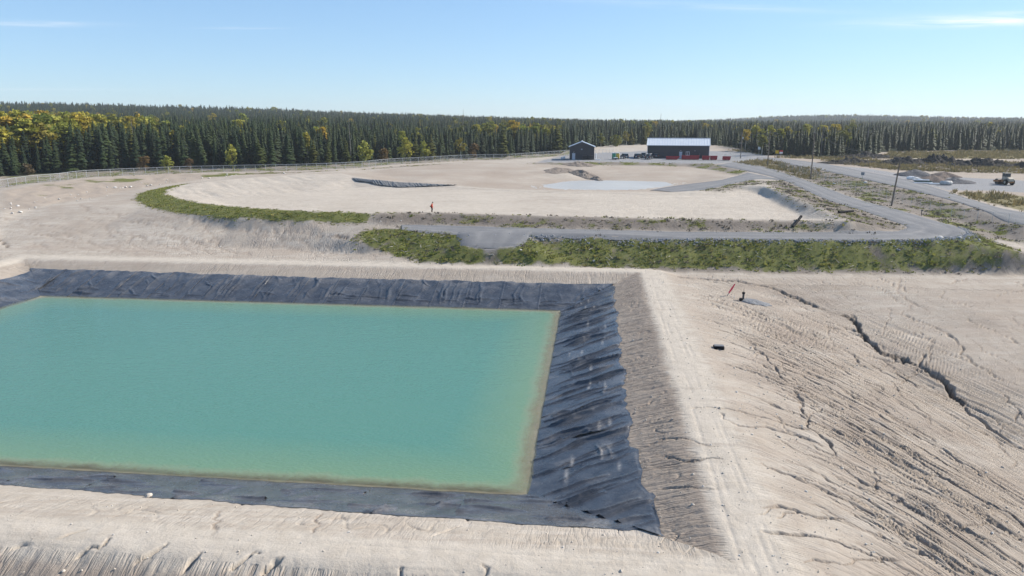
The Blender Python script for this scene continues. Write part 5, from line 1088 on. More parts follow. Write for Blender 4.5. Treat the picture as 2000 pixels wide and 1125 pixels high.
# ---- the wood beyond, one mass
rgn = np.random.default_rng(77)
pts = []; vi = []; sc = []
srcs = [SRC[('s', k)] for k in range(6)] + [SRC[('larch', 0)], SRC[('larch', 1)]] + [SRC[('gold', k)] for k in range(3)] + [SRC[('green', k)] for k in range(2)]
for r0, r1, dens, grow in ((170, 340, .11, 1.), (340, 520, .040, 1.), (520, 1150, .024, 1.05), (1150, 2700, .0085, 1.25)):
    area = R(92) / 2 * (r1 * r1 - r0 * r0); n = int(area * dens)
    rr_ = np.sqrt(rgn.uniform(r0 * r0, r1 * r1, n)); aa = rgn.uniform(R(-46), R(46), n)
    x = rr_ * np.sin(aa); y = rr_ * np.cos(aa)
    k = inpoly(x, y, FOREST_POLY)
    x, y = x[k], y[k]
    # keep clear of the two built rows
    d, _ = pl_dist(x, y, [tuple(p) for p in FFp], 12)
    k = d > 8.5
    x, y = x[k], y[k]; n = len(x)
    patch = fbm(x / 55, y / 55, 3, 91)
    bright = ((x > -16) & (x < 22) & (y > 325) & (y < 430)) | ((x < -140) & (y < 300))
    pd = np.clip(.012 + .3 * sstep(.28, .6, patch), 0, .32); pd = np.where(bright, .42, pd)
    u = rgn.random(n); kind = np.where(u < pd, rgn.integers(8, 13, n), np.where(rgn.random(n) < .10, rgn.integers(6, 8, n), rgn.integers(0, 6, n)))
    h = rgn.normal(8.4, 1.5, n).clip(4, 11) * grow + 3.8 * sstep(-40, -110, x) * (y < 420)
    h = np.where(bright & (kind >= 8), h * 1.12, h)
    wd = rgn.uniform(.9, 1.25, n) * np.where(kind >= 8, 1.35, 1) * (1.25 if r0 > 1000 else 1.0)
    pts.append(np.column_stack([x, y, H(x, y) - .1])); vi.append(kind); sc.append(np.column_stack([h * wd, h * wd, h]))
pts = np.vstack(pts); vi = np.concatenate(vi); sc = np.vstack(sc)
fo = scatter('forest', pts, rgn.uniform(0, 6.28, len(pts)), sc, vi, srcs)
tag(fo, 'dense boreal forest of spruce with autumn patches covering the hills', 'forest', kind='stuff')
print('forest trees', len(pts))
# ---------------------------------------------------------------- buildings
def clad(name, col, pitch=.3, depth=.04):
    s = Nodes(name)
    w = s.n.new('ShaderNodeTexWave'); w.wave_type = 'BANDS'; w.bands_direction = 'X'; w.inputs['Scale'].default_value = 6.2832 / pitch / 20 * 1.0
    s.l.new(s.coord(), w.inputs['Vector'])
    s.bump(w.outputs['Fac'], .6, depth)
    c = s.mix(s.ramp(s.noise(1.3, 4), .3, .7), tuple(k * .85 for k in col), tuple(k * 1.2 for k in col))
    return s.base(c, .45, .4)
M_NAVY = clad('navy_metal_cladding', (.020, .023, .032))
M_ROOFW = simple('pale_metal_roof', (.60, .63, .66), .38, .5, 0, .05, .8)
M_TRIMG = simple('grey_blue_trim', (.30, .35, .42), .5, .4)
M_DOORG = simple('light_grey_door', (.40, .44, .50), .5, .4)
M_WHITE = simple('white_paint', (.74, .75, .75), .5, .4, 0, .06)
M_GLASS = simple('dark_window_glass', (.02, .025, .03), .08, .6)
M_CONC = simple('concrete', (.36, .355, .345), .9, .15, 0, .15, 3)
M_BLACK = simple('black_plastic', (.012, .013, .016), .85, .12)
M_STEEL = simple('galvanised_steel', (.42, .44, .46), .4, .5, .6)
M_DKSTEEL = simple('dark_steel', (.06, .062, .066), .5, .4, .3)
M_WOOD = simple('weathered_pole_wood', (.17, .14, .115), .9, .1, 0, .25, 4)

bx, by = 61.8, 271.4
bz = h1(bx, by - 5.5) + .05
bld = empty('long_building', (bx, by, bz), R(-13), 'long dark navy metal building with pale ribbed roof', 'building')
W2, D2, EH, RH = 10.95, 5.4, 4.75, 7.0
b = MB(); b.prism([(-D2, 0), (D2, 0), (D2, EH), (0, RH - .12), (-D2, EH)], 'X', -W2, W2); b.build('wall', M_NAVY, bld)
b = MB(); b.box((0, 0, -.35), (W2 * 2 + .3, D2 * 2 + .3, .75)); b.build('foundation', M_CONC, bld)
rise = (RH - EH) / D2; ov = .55
b = MB()
for sg in (-1, 1):
    e = D2 + ov
    z0 = EH - rise * ov
    b.poly([(-W2 - .4, sg * e, z0 + .10), (W2 + .4, sg * e, z0 + .10), (W2 + .4, 0, RH + .10), (-W2 - .4, 0, RH + .10)])
    b.poly([(-W2 - .4, sg * e, z0), (W2 + .4, sg * e, z0), (W2 + .4, 0, RH), (-W2 - .4, 0, RH)])
    b.poly([(-W2 - .4, sg * e, z0), (W2 + .4, sg * e, z0), (W2 + .4, sg * e, z0 + .10), (-W2 - .4, sg * e, z0 + .10)])
    for xe in (-1, 1): b.poly([(xe * (W2 + .4), sg * e, z0), (xe * (W2 + .4), sg * e, z0 + .1), (xe * (W2 + .4), 0, RH + .1), (xe * (W2 + .4), 0, RH)])
roof = b.build('roof', M_ROOFW, bld)
ribm = None
nrib = 25
for sg in (-1, 1):
    e = D2 + ov; z0 = EH - rise * ov
    for k in range(nrib):
        x = -W2 - .3 + (2 * W2 + .6) * k / (nrib - 1)
        if ribm is None:
            bb = MB(); L = math.hypot(e, RH - z0); bb.box((0, L / 2, .035), (.07, L, .07)); ribm = bb.mesh('roof_rib', M_ROOFW)
        o = link(bpy.data.objects.new('roof_rib', ribm), roof)
        o.location = (x, sg * e, z0 + .10); o.rotation_euler = (math.atan2(RH - z0, e) , 0, 0) if sg < 0 else (math.atan2(RH - z0, e), 0, math.pi)
b = MB(); b.box((0, 0, RH + .14), (W2 * 2 + .9, .45, .08)); b.build('ridge_cap', M_ROOFW, roof)
b = MB(); b.box((0, -D2 - ov - .03, EH - rise * ov + .03), (W2 * 2 + .8, .12, .18)); b.build('gutter', M_TRIMG, bld)
for xe in (-1, 1):
    b = MB(); b.box((xe * (W2 + .02), -D2 - .02, EH / 2), (.16, .16, EH - .1)); b.build('corner_trim', M_TRIMG, bld)
d = MB().box((1.0, -D2 - .04, 1.1), (1.0, .08, 2.2)).build('door', M_DOORG, bld)
MB().box((1.0, -D2 - .06, 2.26), (1.2, .1, .12)).build('frame', M_WHITE, d); MB().box((1.38, -D2 - .11, 1.05), (.06, .08, .16)).build('handle', M_STEEL, d)
wd = MB().box((3.5, -D2 - .03, 1.75), (1.2, .06, 1.2)).build('window', M_GLASS, bld)
f = MB()
for dx in (-.6, 0, .6): f.box((3.5 + dx, -D2 - .08, 1.75), (.11, .06, 1.3))
for dz in (-.6, .6): f.box((3.5, -D2 - .08, 1.75 + dz), (1.3, .07, .11))
f.build('frame', M_WHITE, wd); MB().box((3.5, -D2 - .12, 1.06), (1.45, .16, .08)).build('sill', M_WHITE, wd)
MB().box((3.5, -D2 - .03, .6), (1.0, .05, .45)).build('wall_panel', M_DOORG, bld)
MB().box((1.0, -D2 - .14, 2.75), (.26, .26, .14)).build('door_lamp', M_WHITE, bld)
MB().box((6.0, -D2 - .14, 2.75), (.22, .26, .14)).build('wall_lamp', M_WHITE, bld)
MB().box((7.7, -D2 - .12, 1.5), (.45, .24, .8)).build('meter_box', M_DKSTEEL, bld)

sx, sy = 25.2, 262.6
sz = h1(sx, sy - 4.4) + .05
shed = empty('small_shed', (sx, sy, sz), R(-5.5), 'small dark navy shed with gable end and grey side door', 'shed')
W2, D2, EH, RH = 4.35, 4.5, 4.45, 6.15
b = MB(); b.prism([(-W2, 0), (W2, 0), (W2, EH), (0, RH - .12), (-W2, EH)], 'Y', -D2, D2); b.build('wall', M_NAVY, shed)
MB().box((0, 0, -.35), (W2 * 2 + .3, D2 * 2 + .3, .75)).build('foundation', M_CONC, shed)
b = MB(); rise = (RH - EH) / W2; ov = .45
for sg in (-1, 1):
    e = W2 + ov; z0 = EH - rise * ov
    b.prism([(sg * e, z0), (0, RH), (0, RH + .16), (sg * e, z0 + .16)] if sg > 0 else [(sg * e, z0), (sg * e, z0 + .16), (0, RH + .16), (0, RH)], 'Y', -D2 - .4, D2 + .4)
roof = b.build('roof', simple('blue_grey_metal_roof', (.34, .39, .46), .4, .5), shed)
MB().box((0, 0, RH + .2), (.5, D2 * 2 + .85, .08)).build('ridge_cap', M_ROOFW, roof)
d = MB().box((-2.9, -D2 - .04, 1.1), (1.1, .08, 2.2)).build('door', M_DOORG, shed)
MB().box((-2.48, -D2 - .11, 1.05), (.06, .08, .16)).build('handle', M_STEEL, d)
MB().box((-.1, -D2 - .05, 3.6), (.5, .1, .3)).build('gable_vent', M_TRIMG, shed)
MB().box((-2.9, -D2 - .12, 2.6), (.22, .24, .14)).build('door_lamp', M_WHITE, shed)
def at_z(x, y, dz=0): return (x, y, h1(x, y) + dz)
c, s_ = math.cos(R(-5.5)), math.sin(R(-5.5))
def shed_xy(u, v): return sx + u * c - v * s_, sy + u * s_ + v * c
for u, lb in ((.9, 'black steel rack standing against the middle of the shed front'), (3.1, 'black steel rack standing at the corner of the shed front')):
    x, y = shed_xy(u, -D2 - 1.0)
    r = empty('steel_rack', at_z(x, y, .05), R(-5.5), lb, 'rack')
    for a in (-.8, .8):
        for q in (-.35, .35): MB().box((a, q, .75), (.07, .07, 1.5)).build('leg', M_DKSTEEL, r)
    for zz in (.35, .9, 1.5): MB().box((0, 0, zz), (1.75, .8, .06)).build('shelf', M_DKSTEEL, r)
x, y = shed_xy(5.2, -D2 + .2)
r = empty('white_standpipe', at_z(x, y, .02), 0, 'white standpipe on a white slab beside the shed', 'standpipe')
MB().box((.3, 0, .1), (2.0, 1.3, .24), bev=.03).build('slab', M_WHITE, r); MB().cyl((-.2, 0, .2), (-.2, 0, 2.0), .16, .16, 12).build('pipe', M_WHITE, r); MB().cyl((-.2, 0, 2.0), (-.2, 0, 2.12), .22, .22, 12).build('cap', M_WHITE, r)
x, y = shed_xy(-6.8, .5)
tag(MB().box((0, 0, .35), (1.6, 1.0, .6), bev=.12).box((.5, .2, .75), (.7, .6, .35), bev=.1).build('wrapped_pallet', M_WHITE), 'white wrapped bundle in the shade left of the shed', 'bundle').location = at_z(x, y, .03)

# ---------------------------------------------------------------- portable toilets
def toilet(x, y, col, label, rz):
    m = simple('toilet_plastic', col, .5, .35); r = empty('portable_toilet', at_z(x, y, .05), rz, label, 'toilet')
    MB().box((0, 0, .1), (1.2, 1.2, .16)).build('base', M_DKSTEEL, r); MB().box((0, 0, 1.12), (1.12, 1.12, 1.9), bev=.05).build('cabin', m, r)
    d = MB().box((0, -.58, 1.08), (.72, .05, 1.75), bev=.02).build('door', m, r); MB().box((.27, -.63, 1.05), (.06, .06, .16)).build('handle', M_BLACK, d)
    b = MB(); b.prism([(-.62, 2.07), (.62, 2.07), (.45, 2.25), (0, 2.34), (-.45, 2.25)], 'Y', -.62, .62); b.build('roof', simple('translucent_white_roof', (.66, .68, .66), .5), r)
    MB().cyl((.4, .4, 2.1), (.4, .4, 2.55), .05, .05, 8).build('vent_pipe', M_BLACK, r)
toilet(36.4, 260.2, (.02, .22, .13), 'green portable toilet with white roof near the parked cars', R(8))
toilet(37.9, 261.0, (.55, .38, .03), 'yellow portable toilet beside the green one', R(-12))
r = empty('utility_trailer', at_z(36.6, 257.6, .05), R(4), 'low flat trailer with white load in front of the toilets', 'trailer')
MB().box((0, 0, .45), (2.3, 1.2, .1)).build('deck', M_DKSTEEL, r)
for a in (-.62, .62):
    w = MB().cyl((0, a - .08, .26), (0, a + .08, .26), .26, .26, 14).build('wheel', M_BLACK, r)
MB().box((.1, 0, .62), (1.5, .95, .26), bev=.08).build('load', M_WHITE, r); MB().cyl((1.1, 0, .42), (2.0, 0, .4), .04, .04, 8).build('drawbar', M_DKSTEEL, r)

# ---------------------------------------------------------------- cars
M_TYRE = simple('tyre_rubber', (.018, .018, .018), .85, .2)
M_RED_L = simple('tail_lamp_red', (.35, .01, .01), .3, .5)
M_HEAD = simple('headlamp_clear', (.7, .72, .75), .2, .6)
def car(x, y, rz, col, label, name='parked_suv', h=1.75, rack=False, pickup=False):
    m = simple('car_paint', col, .28, .5, .1, .04); r = empty(name, at_z(x, y, .05), rz, label, 'suv' if not pickup else 'pickup', 'vehicles parked by the long building')
    # length along X, front at +X
    b = MB(); b.prism([(-.92, .45), (.92, .45), (.94, .75), (.88, 1.0), (-.88, 1.0), (-.94, .75)], 'X', -2.3, 2.3)
    bmesh.ops.bevel(b.bm, geom=list(b.bm.edges), offset=.07, segments=2, affect='EDGES'); body = b.build('body', m, r)
    b = MB(); x0, x1 = (-2.15, .75) if not pickup else (-.7, .95)
    for (xa, xb, za, zb, wa, wb) in ((x0, x1, .98, h - .06, .84, .70),):
        vs_ = [b.bm.verts.new(p) for p in ((xa, -wa, za), (xb + .45, -wa, za), (xb + .45, wa, za), (xa, wa, za), (xa + .18, -wb, zb), (xb - .15, -wb, zb), (xb - .15, wb, zb), (xa + .18, wb, zb))]
        for f_ in ((0, 1, 5, 4), (1, 2, 6, 5), (2, 3, 7, 6), (3, 0, 4, 7), (4, 5, 6, 7), (3, 2, 1, 0)): b.bm.faces.new([vs_[i] for i in f_])
    g = b.build('greenhouse', M_GLASS, r)
    MB().box(((x0 + x1) / 2, 0, h - .02), (x1 - x0 - .25, 1.46, .09), bev=.03).build('roof', m, g)
    for xx in (x0 + .1, (x0 + x1) / 2, x1 + .05):
        for sg in (-1, 1):
            b = MB(); b.cyl((xx, sg * .85, .98), (xx + (.12 if xx < 0 else -.1), sg * .71, h - .05), .045, .045, 6); b.build('pillar', m, g)
    for xx in (-1.42, 1.42):
        for sg in (-1, 1):
            w = MB().cyl((xx, sg * .72, .36), (xx, sg * .95, .36), .36, .36, 18).build('wheel', M_TYRE, r)
            MB().cyl((xx, sg * .951, .36), (xx, sg * .965, .36), .22, .2, 12).build('rim', M_STEEL, w)
    for sg in (-1, 1):
        MB().box((2.29, sg * .68, .82), (.08, .34, .16), bev=.02).build('headlight', M_HEAD, r)
        MB().box((-2.29, sg * .76, .92), (.08, .16, .34), bev=.02).build('tail_light', M_RED_L, r)
        MB().box((.95, sg * 1.02, 1.12), (.12, .2, .15), bev=.03).build('mirror', m, r)
    MB().box((2.3, 0, .55), (.14, 1.75, .2), bev=.04).build('bumper', M_DKSTEEL, r); MB().box((-2.3, 0, .55), (.14, 1.75, .2), bev=.04).build('bumper', M_DKSTEEL, r)
    MB().box((-2.345, 0, .8), (.02, .5, .13)).build('number_plate', M_WHITE, r)
    if pickup:
        b = MB(); b.box((-1.5, .82, 1.12), (1.6, .1, .26)).box((-1.5, -.82, 1.12), (1.6, .1, .26)).box((-2.26, 0, 1.12), (.08, 1.6, .26)); b.build('cargo_bed', m, r)
    if rack:
        b = MB()
        for sg in (-1, 1):
            b.cyl((-2.1, sg * .8, 1.0), (-2.1, sg * .8, 1.95), .035, .035, 6).cyl((-.8, sg * .8, 1.0), (-.8, sg * .8, 1.95), .035, .035, 6).cyl((-2.2, sg * .8, 1.95), (1.0, sg * .8, 1.95), .04, .04, 6)
        b.cyl((-2.1, -.8, 1.95), (-2.1, .8, 1.95), .04, .04, 6); b.build('ladder_rack', M_WHITE, r)
car(41.0, 265.5, R(100), (.10, .12, .14), 'dark grey parked suv nearest the portable toilets')
car(45.9, 265.0, R(62), (.022, .026, .03), 'black parked suv between the grey suv and the rack truck')
car(49.4, 272.0, R(70), (.02, .022, .026), 'black parked suv tucked behind the rack truck at the building corner')
car(49.0, 260.4, R(65), (.03, .033, .04), 'dark pickup truck with white ladder rack by the building corner', 'parked_pickup', 1.8, True, True)
car(53.2, 268.8, R(80), (.03, .03, .033), 'dark low car parked against the left end of the long building', 'parked_car', 1.5)

# ---------------------------------------------------------------- red waste skips
M_SKIP = simple('red_skip_paint', (.30, .022, .032), .6, .3, 0, .18, 2)
def skip(x, y, rz, L, h, slope, label):
    r = empty('waste_skip', at_z(x, y, .05), rz, label, 'skip', 'red skips in the yard')
    w = 1.1; t = .05; a, c_ = L / 2, L / 2
    b = MB()
    for sg in (-1, 1): b.prism([(-a - slope * 0, .12), (a - slope, .12), (a, h), (-a, h)], 'Y', sg * w - t / 2, sg * w + t / 2)
    b.box((-a, 0, .12 + (h - .12) / 2), (t, 2 * w - .06, h - .13))
    b.poly([(a - slope - .02, -w + .03, .13), (a - slope - .02, w - .03, .13), (a - .02, w - .03, h - .01), (a - .02, -w + .03, h - .01)])
    b.box((-slope / 2, 0, .15), (L - slope - .06, 2 * w - .06, .06)); b.build('shell', M_SKIP, r)
    b = MB(); b.box((0, -w, h + .03), (L + .12, .12, .1)).box((0, w, h + .03), (L + .12, .12, .1)).box((-a, 0, h + .03), (.12, 2 * w - .13, .1)).box((a, 0, h + .03), (.12, 2 * w - .13, .1)); b.build('rim', M_SKIP, r)
    n = max(3, int(L / .75))
    for k in range(n):
        xx = -a + .15 + (L - slope - .3) * k / (n - 1)
        for sg in (-1, 1): MB().box((xx, sg * (w + .06), h / 2 + .05), (.09, .08, h - .15)).build('rib', M_SKIP, r)
    for xx in (-a * .6, a * .45): MB().box((xx, 0, .06), (.15, 1.9, .11)).build('skid', M_DKSTEEL, r)
skip(56.9, 257.3, R(-12), 4.7, 1.10, .9, 'low red skip with sloping end at the left of the row')
skip(63.0, 257.0, R(-12), 6.0, 1.40, .15, 'longest red skip standing below the white framed window')
skip(68.1, 255.6, R(-12), 2.5, 1.35, .1, 'short red skip standing left of its twin near the building corner')
skip(70.8, 255.4, R(-12), 2.35, 1.35, .1, 'short red skip touching its twin near the building corner')
skip(74.8, 253.6, R(-14), 2.7, 1.25, .2, 'red skip standing apart at the road end of the row')

# ---------------------------------------------------------------- utility poles and wires
def pole(x, y, h, lean, label, arm=False, lamp=False):
    r = empty('utility_pole', at_z(x, y, -.1), 0, label, 'utility pole', 'wooden poles along the gravel road')
    r.rotation_euler = (lean[1], lean[0], 0)
    MB().cyl((0, 0, 0), (0, 0, h), .17, .11, 12).build('shaft', M_WOOD, r)
    MB().box((0, 0, h - .35), (.10, .26, .2)).build('bracket', M_DKSTEEL, r)
    MB().cyl((0, -.1, h - .02), (0, -.1, h + .22), .05, .04, 8).build('insulator', M_CONC, r)
    if arm:
        MB().box((0, 0, h - .8), (2.0, .1, .12)).build('cross_arm', M_WOOD, r)
        for q in (-.9, .9): MB().cyl((q, 0, h - .75), (q, 0, h - .5), .05, .04, 8).build('insulator', M_CONC, r)
        MB().cyl((.3, -.1, h - 2.0), (.3, -.1, h - 1.2), .22, .22, 12).build('transformer', M_STEEL, r)
    if lamp: MB().box((-.5, -.1, h - 3.4), (.9, .16, .1)).build('lamp_arm', M_STEEL, r)
    m = Matrix.Translation(r.location) @ r.rotation_euler.to_matrix().to_4x4()
    return m @ Vector((0, -.1, h + .1))
p1 = pole(73.7, 139.3, 9.2, (R(4.5), 0), 'leaning wooden pole with its foot beside the gravel road bend')
p2 = pole(78.9, 191.0, 12.0, (0, 0), 'tall wooden pole between the two gravel roads')
p3 = pole(80.7, 229.3, 10.8, (0, 0), 'wooden pole where the service road meets the yard')
p4 = pole(83.6, 266.3, 9.0, (0, 0), 'pole with cross arm and transformer right of the long building', True, True)
def wire(a, b_, sag, label):
    n = 16; q = []
    for i in range(n + 1):
        t = i / n; p = a.lerp(b_, t); p.z -= sag * 4 * t * (1 - t); q.append(p)
    tag(MB().tube(q, .018, 5).build('overhead_wire', M_DKSTEEL), label, 'wire', 'overhead wires')
wire(p1, p2, 1.2, 'thin overhead wire between the leaning pole and the tall pole')
wire(p2, p3, .9, 'thin overhead wire from the tall pole towards the yard')
wire(p3, p4, .8, 'thin overhead wire ending at the transformer pole')
wire(p2, Vector((122, 248, 10.5)), 1.5, 'thin overhead wire crossing the dark wood beyond the access road')

# ---------------------------------------------------------------- signs
def sign(x, y, h, w, ph, cols, label, rz=0, post=1):
    r = empty('sign', at_z(x, y, 0), rz, label, 'sign')
    for q in ((0,) if post == 1 else (-w * .35, w * .35)): MB().cyl((q, .04, -.1), (q, .04, h), .045, .045, 8).build('post', M_STEEL, r)
    z = h - ph
    n = len(cols)
    for k, (frac, col) in enumerate(cols):
        MB().box((0, -.02, z + ph * frac[0] + ph * (frac[1] - frac[0]) / 2), (w, .04, ph * (frac[1] - frac[0]))).build('panel', simple('sign_face', col, .5, .3, 0, .04), r)
sign(97.6, 268.4, 2.9, 1.15, 1.15, [((0, 1), (.62, .38, .02))], 'yellow warning sign in front of the dark wood', R(-20))
sign(99.1, 268.4, 2.95, 1.15, 1.25, [((0, .52), (.70, .68, .66)), ((.521, 1), (.55, .05, .05))], 'red and white sign beside the yellow warning sign', R(-20))
sign(98.1, 289.6, 3.1, .95, 1.1, [((0, 1), (.72, .75, .76))], 'plain white sign at the edge of the wood', R(-18))
sign(87.2, 180.0, 2.6, .75, .75, [((0, 1), (.20, .23, .27))], 'grey backed sign on a post between the ditch and the access road', R(-25))
# ---------------------------------------------------------------- chain link fences
s = Nodes('chain_link_mesh')
uv = s.coord('UV'); sx_ = s.n.new('ShaderNodeSeparateXYZ'); s.l.new(uv, sx_.inputs[0])
u_, v_ = sx_.outputs[0], sx_.outputs[1]
def strand(e): return s.math('LESS_THAN', s.math('FRACT', s.math('MULTIPLY', e, 1 / .075)), .065)
wv_ = s.math('MAXIMUM', strand(s.math('ADD', u_, v_)), strand(s.math('ADD', s.math('SUBTRACT', u_, v_), 50.0)))
s.base((.42, .44, .45), .45, .5, .5)
tr = s.n.new('ShaderNodeBsdfTransparent'); mx = s.n.new('ShaderNodeMixShader')
s.l.new(wv_, mx.inputs[0]); s.l.new(tr.outputs[0], mx.inputs[1]); s.l.new(s.b.outputs[0], mx.inputs[2]); s.l.new(mx.outputs[0], s.out.inputs['Surface'])
M_CHAIN = s.m
M_FPOST = simple('bright_galvanised_tube', (.44, .46, .47), .5, .4, .2)
def fence(line, name, label, h, gap, post_r=.045, rail=True, rail_r=.035):
    pts_ = catmull([p[:2] for p in line], 6)
    d = np.concatenate([[0], np.cumsum(np.hypot(*np.diff(pts_, axis=0).T))])
    n = max(2, int(round(d[-1] / gap))); sv = np.linspace(0, d[-1], n + 1)
    X = np.interp(sv, d, pts_[:, 0]); Y = np.interp(sv, d, pts_[:, 1]); Z = H(X, Y)
    r = empty(name, (X[0], Y[0], Z[0]), 0, label, 'fence')
    o0 = np.array((X[0], Y[0], Z[0]))
    pm = MB().cyl((0, 0, -.2), (0, 0, h + .06), post_r, post_r, 8).mesh('post', M_FPOST)
    for i in range(n + 1):
        o = link(bpy.data.objects.new('post', pm), r); o.location = (X[i] - o0[0], Y[i] - o0[1], Z[i] - o0[2])
    for i in range(n):
        a = np.array((X[i], Y[i], Z[i])) - o0; b_ = np.array((X[i + 1], Y[i + 1], Z[i + 1])) - o0; L = math.hypot(*(b_ - a)[:2])
        me = bpy.data.meshes.new('mesh_panel'); me.from_pydata([tuple(a + (0, 0, .05)), tuple(b_ + (0, 0, .05)), tuple(b_ + (0, 0, h)), tuple(a + (0, 0, h))], [], [(0, 1, 2, 3)])
        ul = me.uv_layers.new(name='UVMap')
        for k, c_ in enumerate(((0, 0), (L, 0), (L, h), (0, h))): ul.data[k].uv = c_
        me.materials.append(M_CHAIN); link(bpy.data.objects.new('mesh_panel', me), r)
        if rail: MB().cyl(tuple(a + (0, 0, h)), tuple(b_ + (0, 0, h)), rail_r, rail_r, 6).build('top_rail', M_FPOST, r)
fence(SITE['fence'], 'chain_link_fence', 'long galvanised chain link fence running along the forest edge', 1.95, 3.05, .05, True, .045)
fence([(29, 283.5), (34, 292), (42, 303)], 'chain_link_fence', 'short chain link fence behind the small shed', 1.9, 3.0)
fence([(76.5, 262), (81, 264), (88, 268)], 'chain_link_fence', 'short chain link fence between the long building and the pole', 1.9, 2.6)
fence([(82.6, 225), (82.0, 205), (80.6, 186), (78.4, 160), (78.5, 142), (80, 125), (84, 112), (92, 103)], 'wire_fence', 'faint wire fence in the ditch between the two gravel roads', 1.8, 3.0, .03, True, .012)
# ---------------------------------------------------------------- heaps, pipes, machine
def mound(name, x, y, lx, ly, h, rz, mat, label, cat_, seed, rough=.35, parent=None, group=None, nseg=56):
    n = nseg; g = np.linspace(-1, 1, n); U, Vv = np.meshgrid(g, g); U = U.ravel(); Vv = Vv.ravel()
    rr_ = np.hypot(U, Vv)
    px, py = U * lx, Vv * ly
    c_, s_ = math.cos(rz), math.sin(rz)
    wx, wy = x + px * c_ - py * s_, y + px * s_ + py * c_
    nz_ = fbm(wx * .55 + seed, wy * .55, 4, seed, .6)
    z = h * np.clip(1 - rr_ * (1 + .35 * noise(np.arctan2(Vv, U) * 1.3 + seed, rr_, seed)), 0, 1) ** .85 * (1 + rough * 1.6 * nz_)
    zz = np.where(z > .01, H(wx, wy) + z + .02, H(wx, wy) - .35)
    z0 = h1(x, y)
    i0 = (np.arange(n - 1)[:, None] * n + np.arange(n - 1)[None, :]).ravel()
    me = mesh_np(name, np.column_stack([wx - x, wy - y, zz - z0]), np.stack([i0, i0 + 1, i0 + n + 1, i0 + n], 1), mat)
    o = link(bpy.data.objects.new(name, me)); o.location = (x, y, z0)
    return tag(o, label, cat_, group)
def earth(name, a, b_, sc=1.5):
    s = Nodes(name); c = s.mix(s.ramp(s.noise(sc, 6, .7), .3, .7), a, b_); s.bump(s.math('ADD', s.noise(5, 4, .65), s.noise(1.5, 3)), .8, .2); return s.base(c, .95, .1)
M_EARTH = earth('dark_spoil', (.15, .125, .105), (.27, .23, .195)); M_GRAVELPILE = earth('grey_gravel_heap', (.085, .085, .09), (.17, .165, .165)); M_BROWNPILE = earth('brown_gravel_heap', (.13, .10, .085), (.20, .165, .14)); M_PEAT = earth('dark_peat', (.022, .021, .020), (.075, .066, .058))
mound('spoil_heap', 14.0, 219, 4.5, 9, .6, R(-10), M_EARTH, 'low dark spoil heap on the basin floor below the shed', 'spoil heap', 301, .7)
mound('spoil_heap', 20.6, 211, 3.0, 9, 1.0, R(14), M_EARTH, 'long dark ridge of dumped earth pointing at the pool', 'spoil heap', 305, .6)
mound('spoil_heap', 23.4, 201.5, 1.6, 4.5, .9, R(12), M_EARTH, 'small dark tail of dumped earth at the pool edge', 'spoil heap', 309, .6)
mound('spoil_heap', 22.5, 239, 5, 6, .8, R(20), M_EARTH, 'low dark spoil patch just below the shed yard', 'spoil heap', 313, .7)
mound('gravel_heap', 112.0, 201.5, 5.0, 4.5, 1.75, R(10), M_GRAVELPILE, 'dark grey gravel heap behind the white pipes', 'gravel heap', 321, .12)
mound('gravel_heap', 117.5, 197, 4.0, 4.0, 1.4, R(-20), M_BROWNPILE, 'low brown gravel heap behind the grey ones', 'gravel heap', 325, .15)
mound('gravel_heap', 106.0, 182.0, 4.6, 4.5, 1.7, R(0), M_BROWNPILE, 'brown gravel heap behind the grey roll', 'gravel heap', 329, .12)
mound('gravel_heap', 110.5, 180.0, 4.4, 4.0, 1.25, R(0), M_GRAVELPILE, 'spreading grey gravel heap right of the grey roll', 'gravel heap', 333, .2)
M_STICK = simple('bleached_wood', (.42, .39, .34), .9, .1, 0, .2)
M_BRUSH = simple('dead_brush', (.055, .048, .042), .9, .1, 0, .3)
def brush(x, y, lx, ly, h, rz, label, seed):
    o = mound('brush_pile', x, y, lx, ly, h, rz, M_PEAT, label, 'brush pile', seed, .8, None, 'windrows of cleared brush', 70)
    rg = random.Random(seed); b = MB(); b2 = MB()
    for k in range(260):
        u, v = rg.uniform(-.95, .95), rg.uniform(-.9, .9)
        if u * u + v * v > .95: continue
        px, py = u * lx, v * ly; c_, s_ = math.cos(rz), math.sin(rz); wx, wy = px * c_ - py * s_, px * s_ + py * c_
        z = h1(x + wx, y + wy) - h1(x, y) + h * max(0, 1 - math.hypot(u, v)) ** .85
        a = rg.uniform(0, 6.28); l = rg.uniform(.4, 1.5); e = rg.uniform(-.2, .7)
        d = Vector((math.cos(a) * l, math.sin(a) * l, e * l))
        p = Vector((wx, wy, z + .1)); (b2 if rg.random() < .14 else b).cyl(p - d / 2, p + d / 2, rg.uniform(.025, .07), .02, 4, False)
    q = b.build('branches', M_BRUSH, o); q['kind'] = 'stuff'; q = b2.build('pale_branches', M_STICK, o); q['kind'] = 'stuff'
brush(114, 246, 11, 4, 1.5, R(12), 'low dark brush pile at the far end of the clearing by the wood', 341)
brush(131, 243, 10, 4.5, 2.2, R(2), 'dark brush pile with grey stumps behind the gravel heaps', 345)
brush(143, 244, 9, 4.5, 2.7, R(-6), 'tallest dark brush pile beside the top of the leaning pole', 349)
brush(150, 231, 12, 5, 2.3, R(-10), 'long dark brush pile behind the roller, middle of the windrow', 353)
brush(168, 227, 13, 5, 2.5, R(-8), 'long dark brush pile at the right end of the windrow', 357)
brush(186, 222, 12, 5, 2.4, R(-8), 'dark brush pile farthest east in the windrow', 361)
brush(133, 272, 15, 2.6, 1.6, R(8), 'dark earth bank at the near corner of the yellow field', 365)
brush(113, 141, 9, 5, 1.6, R(-20), 'dark brush pile beside the access road at the frame edge', 369)
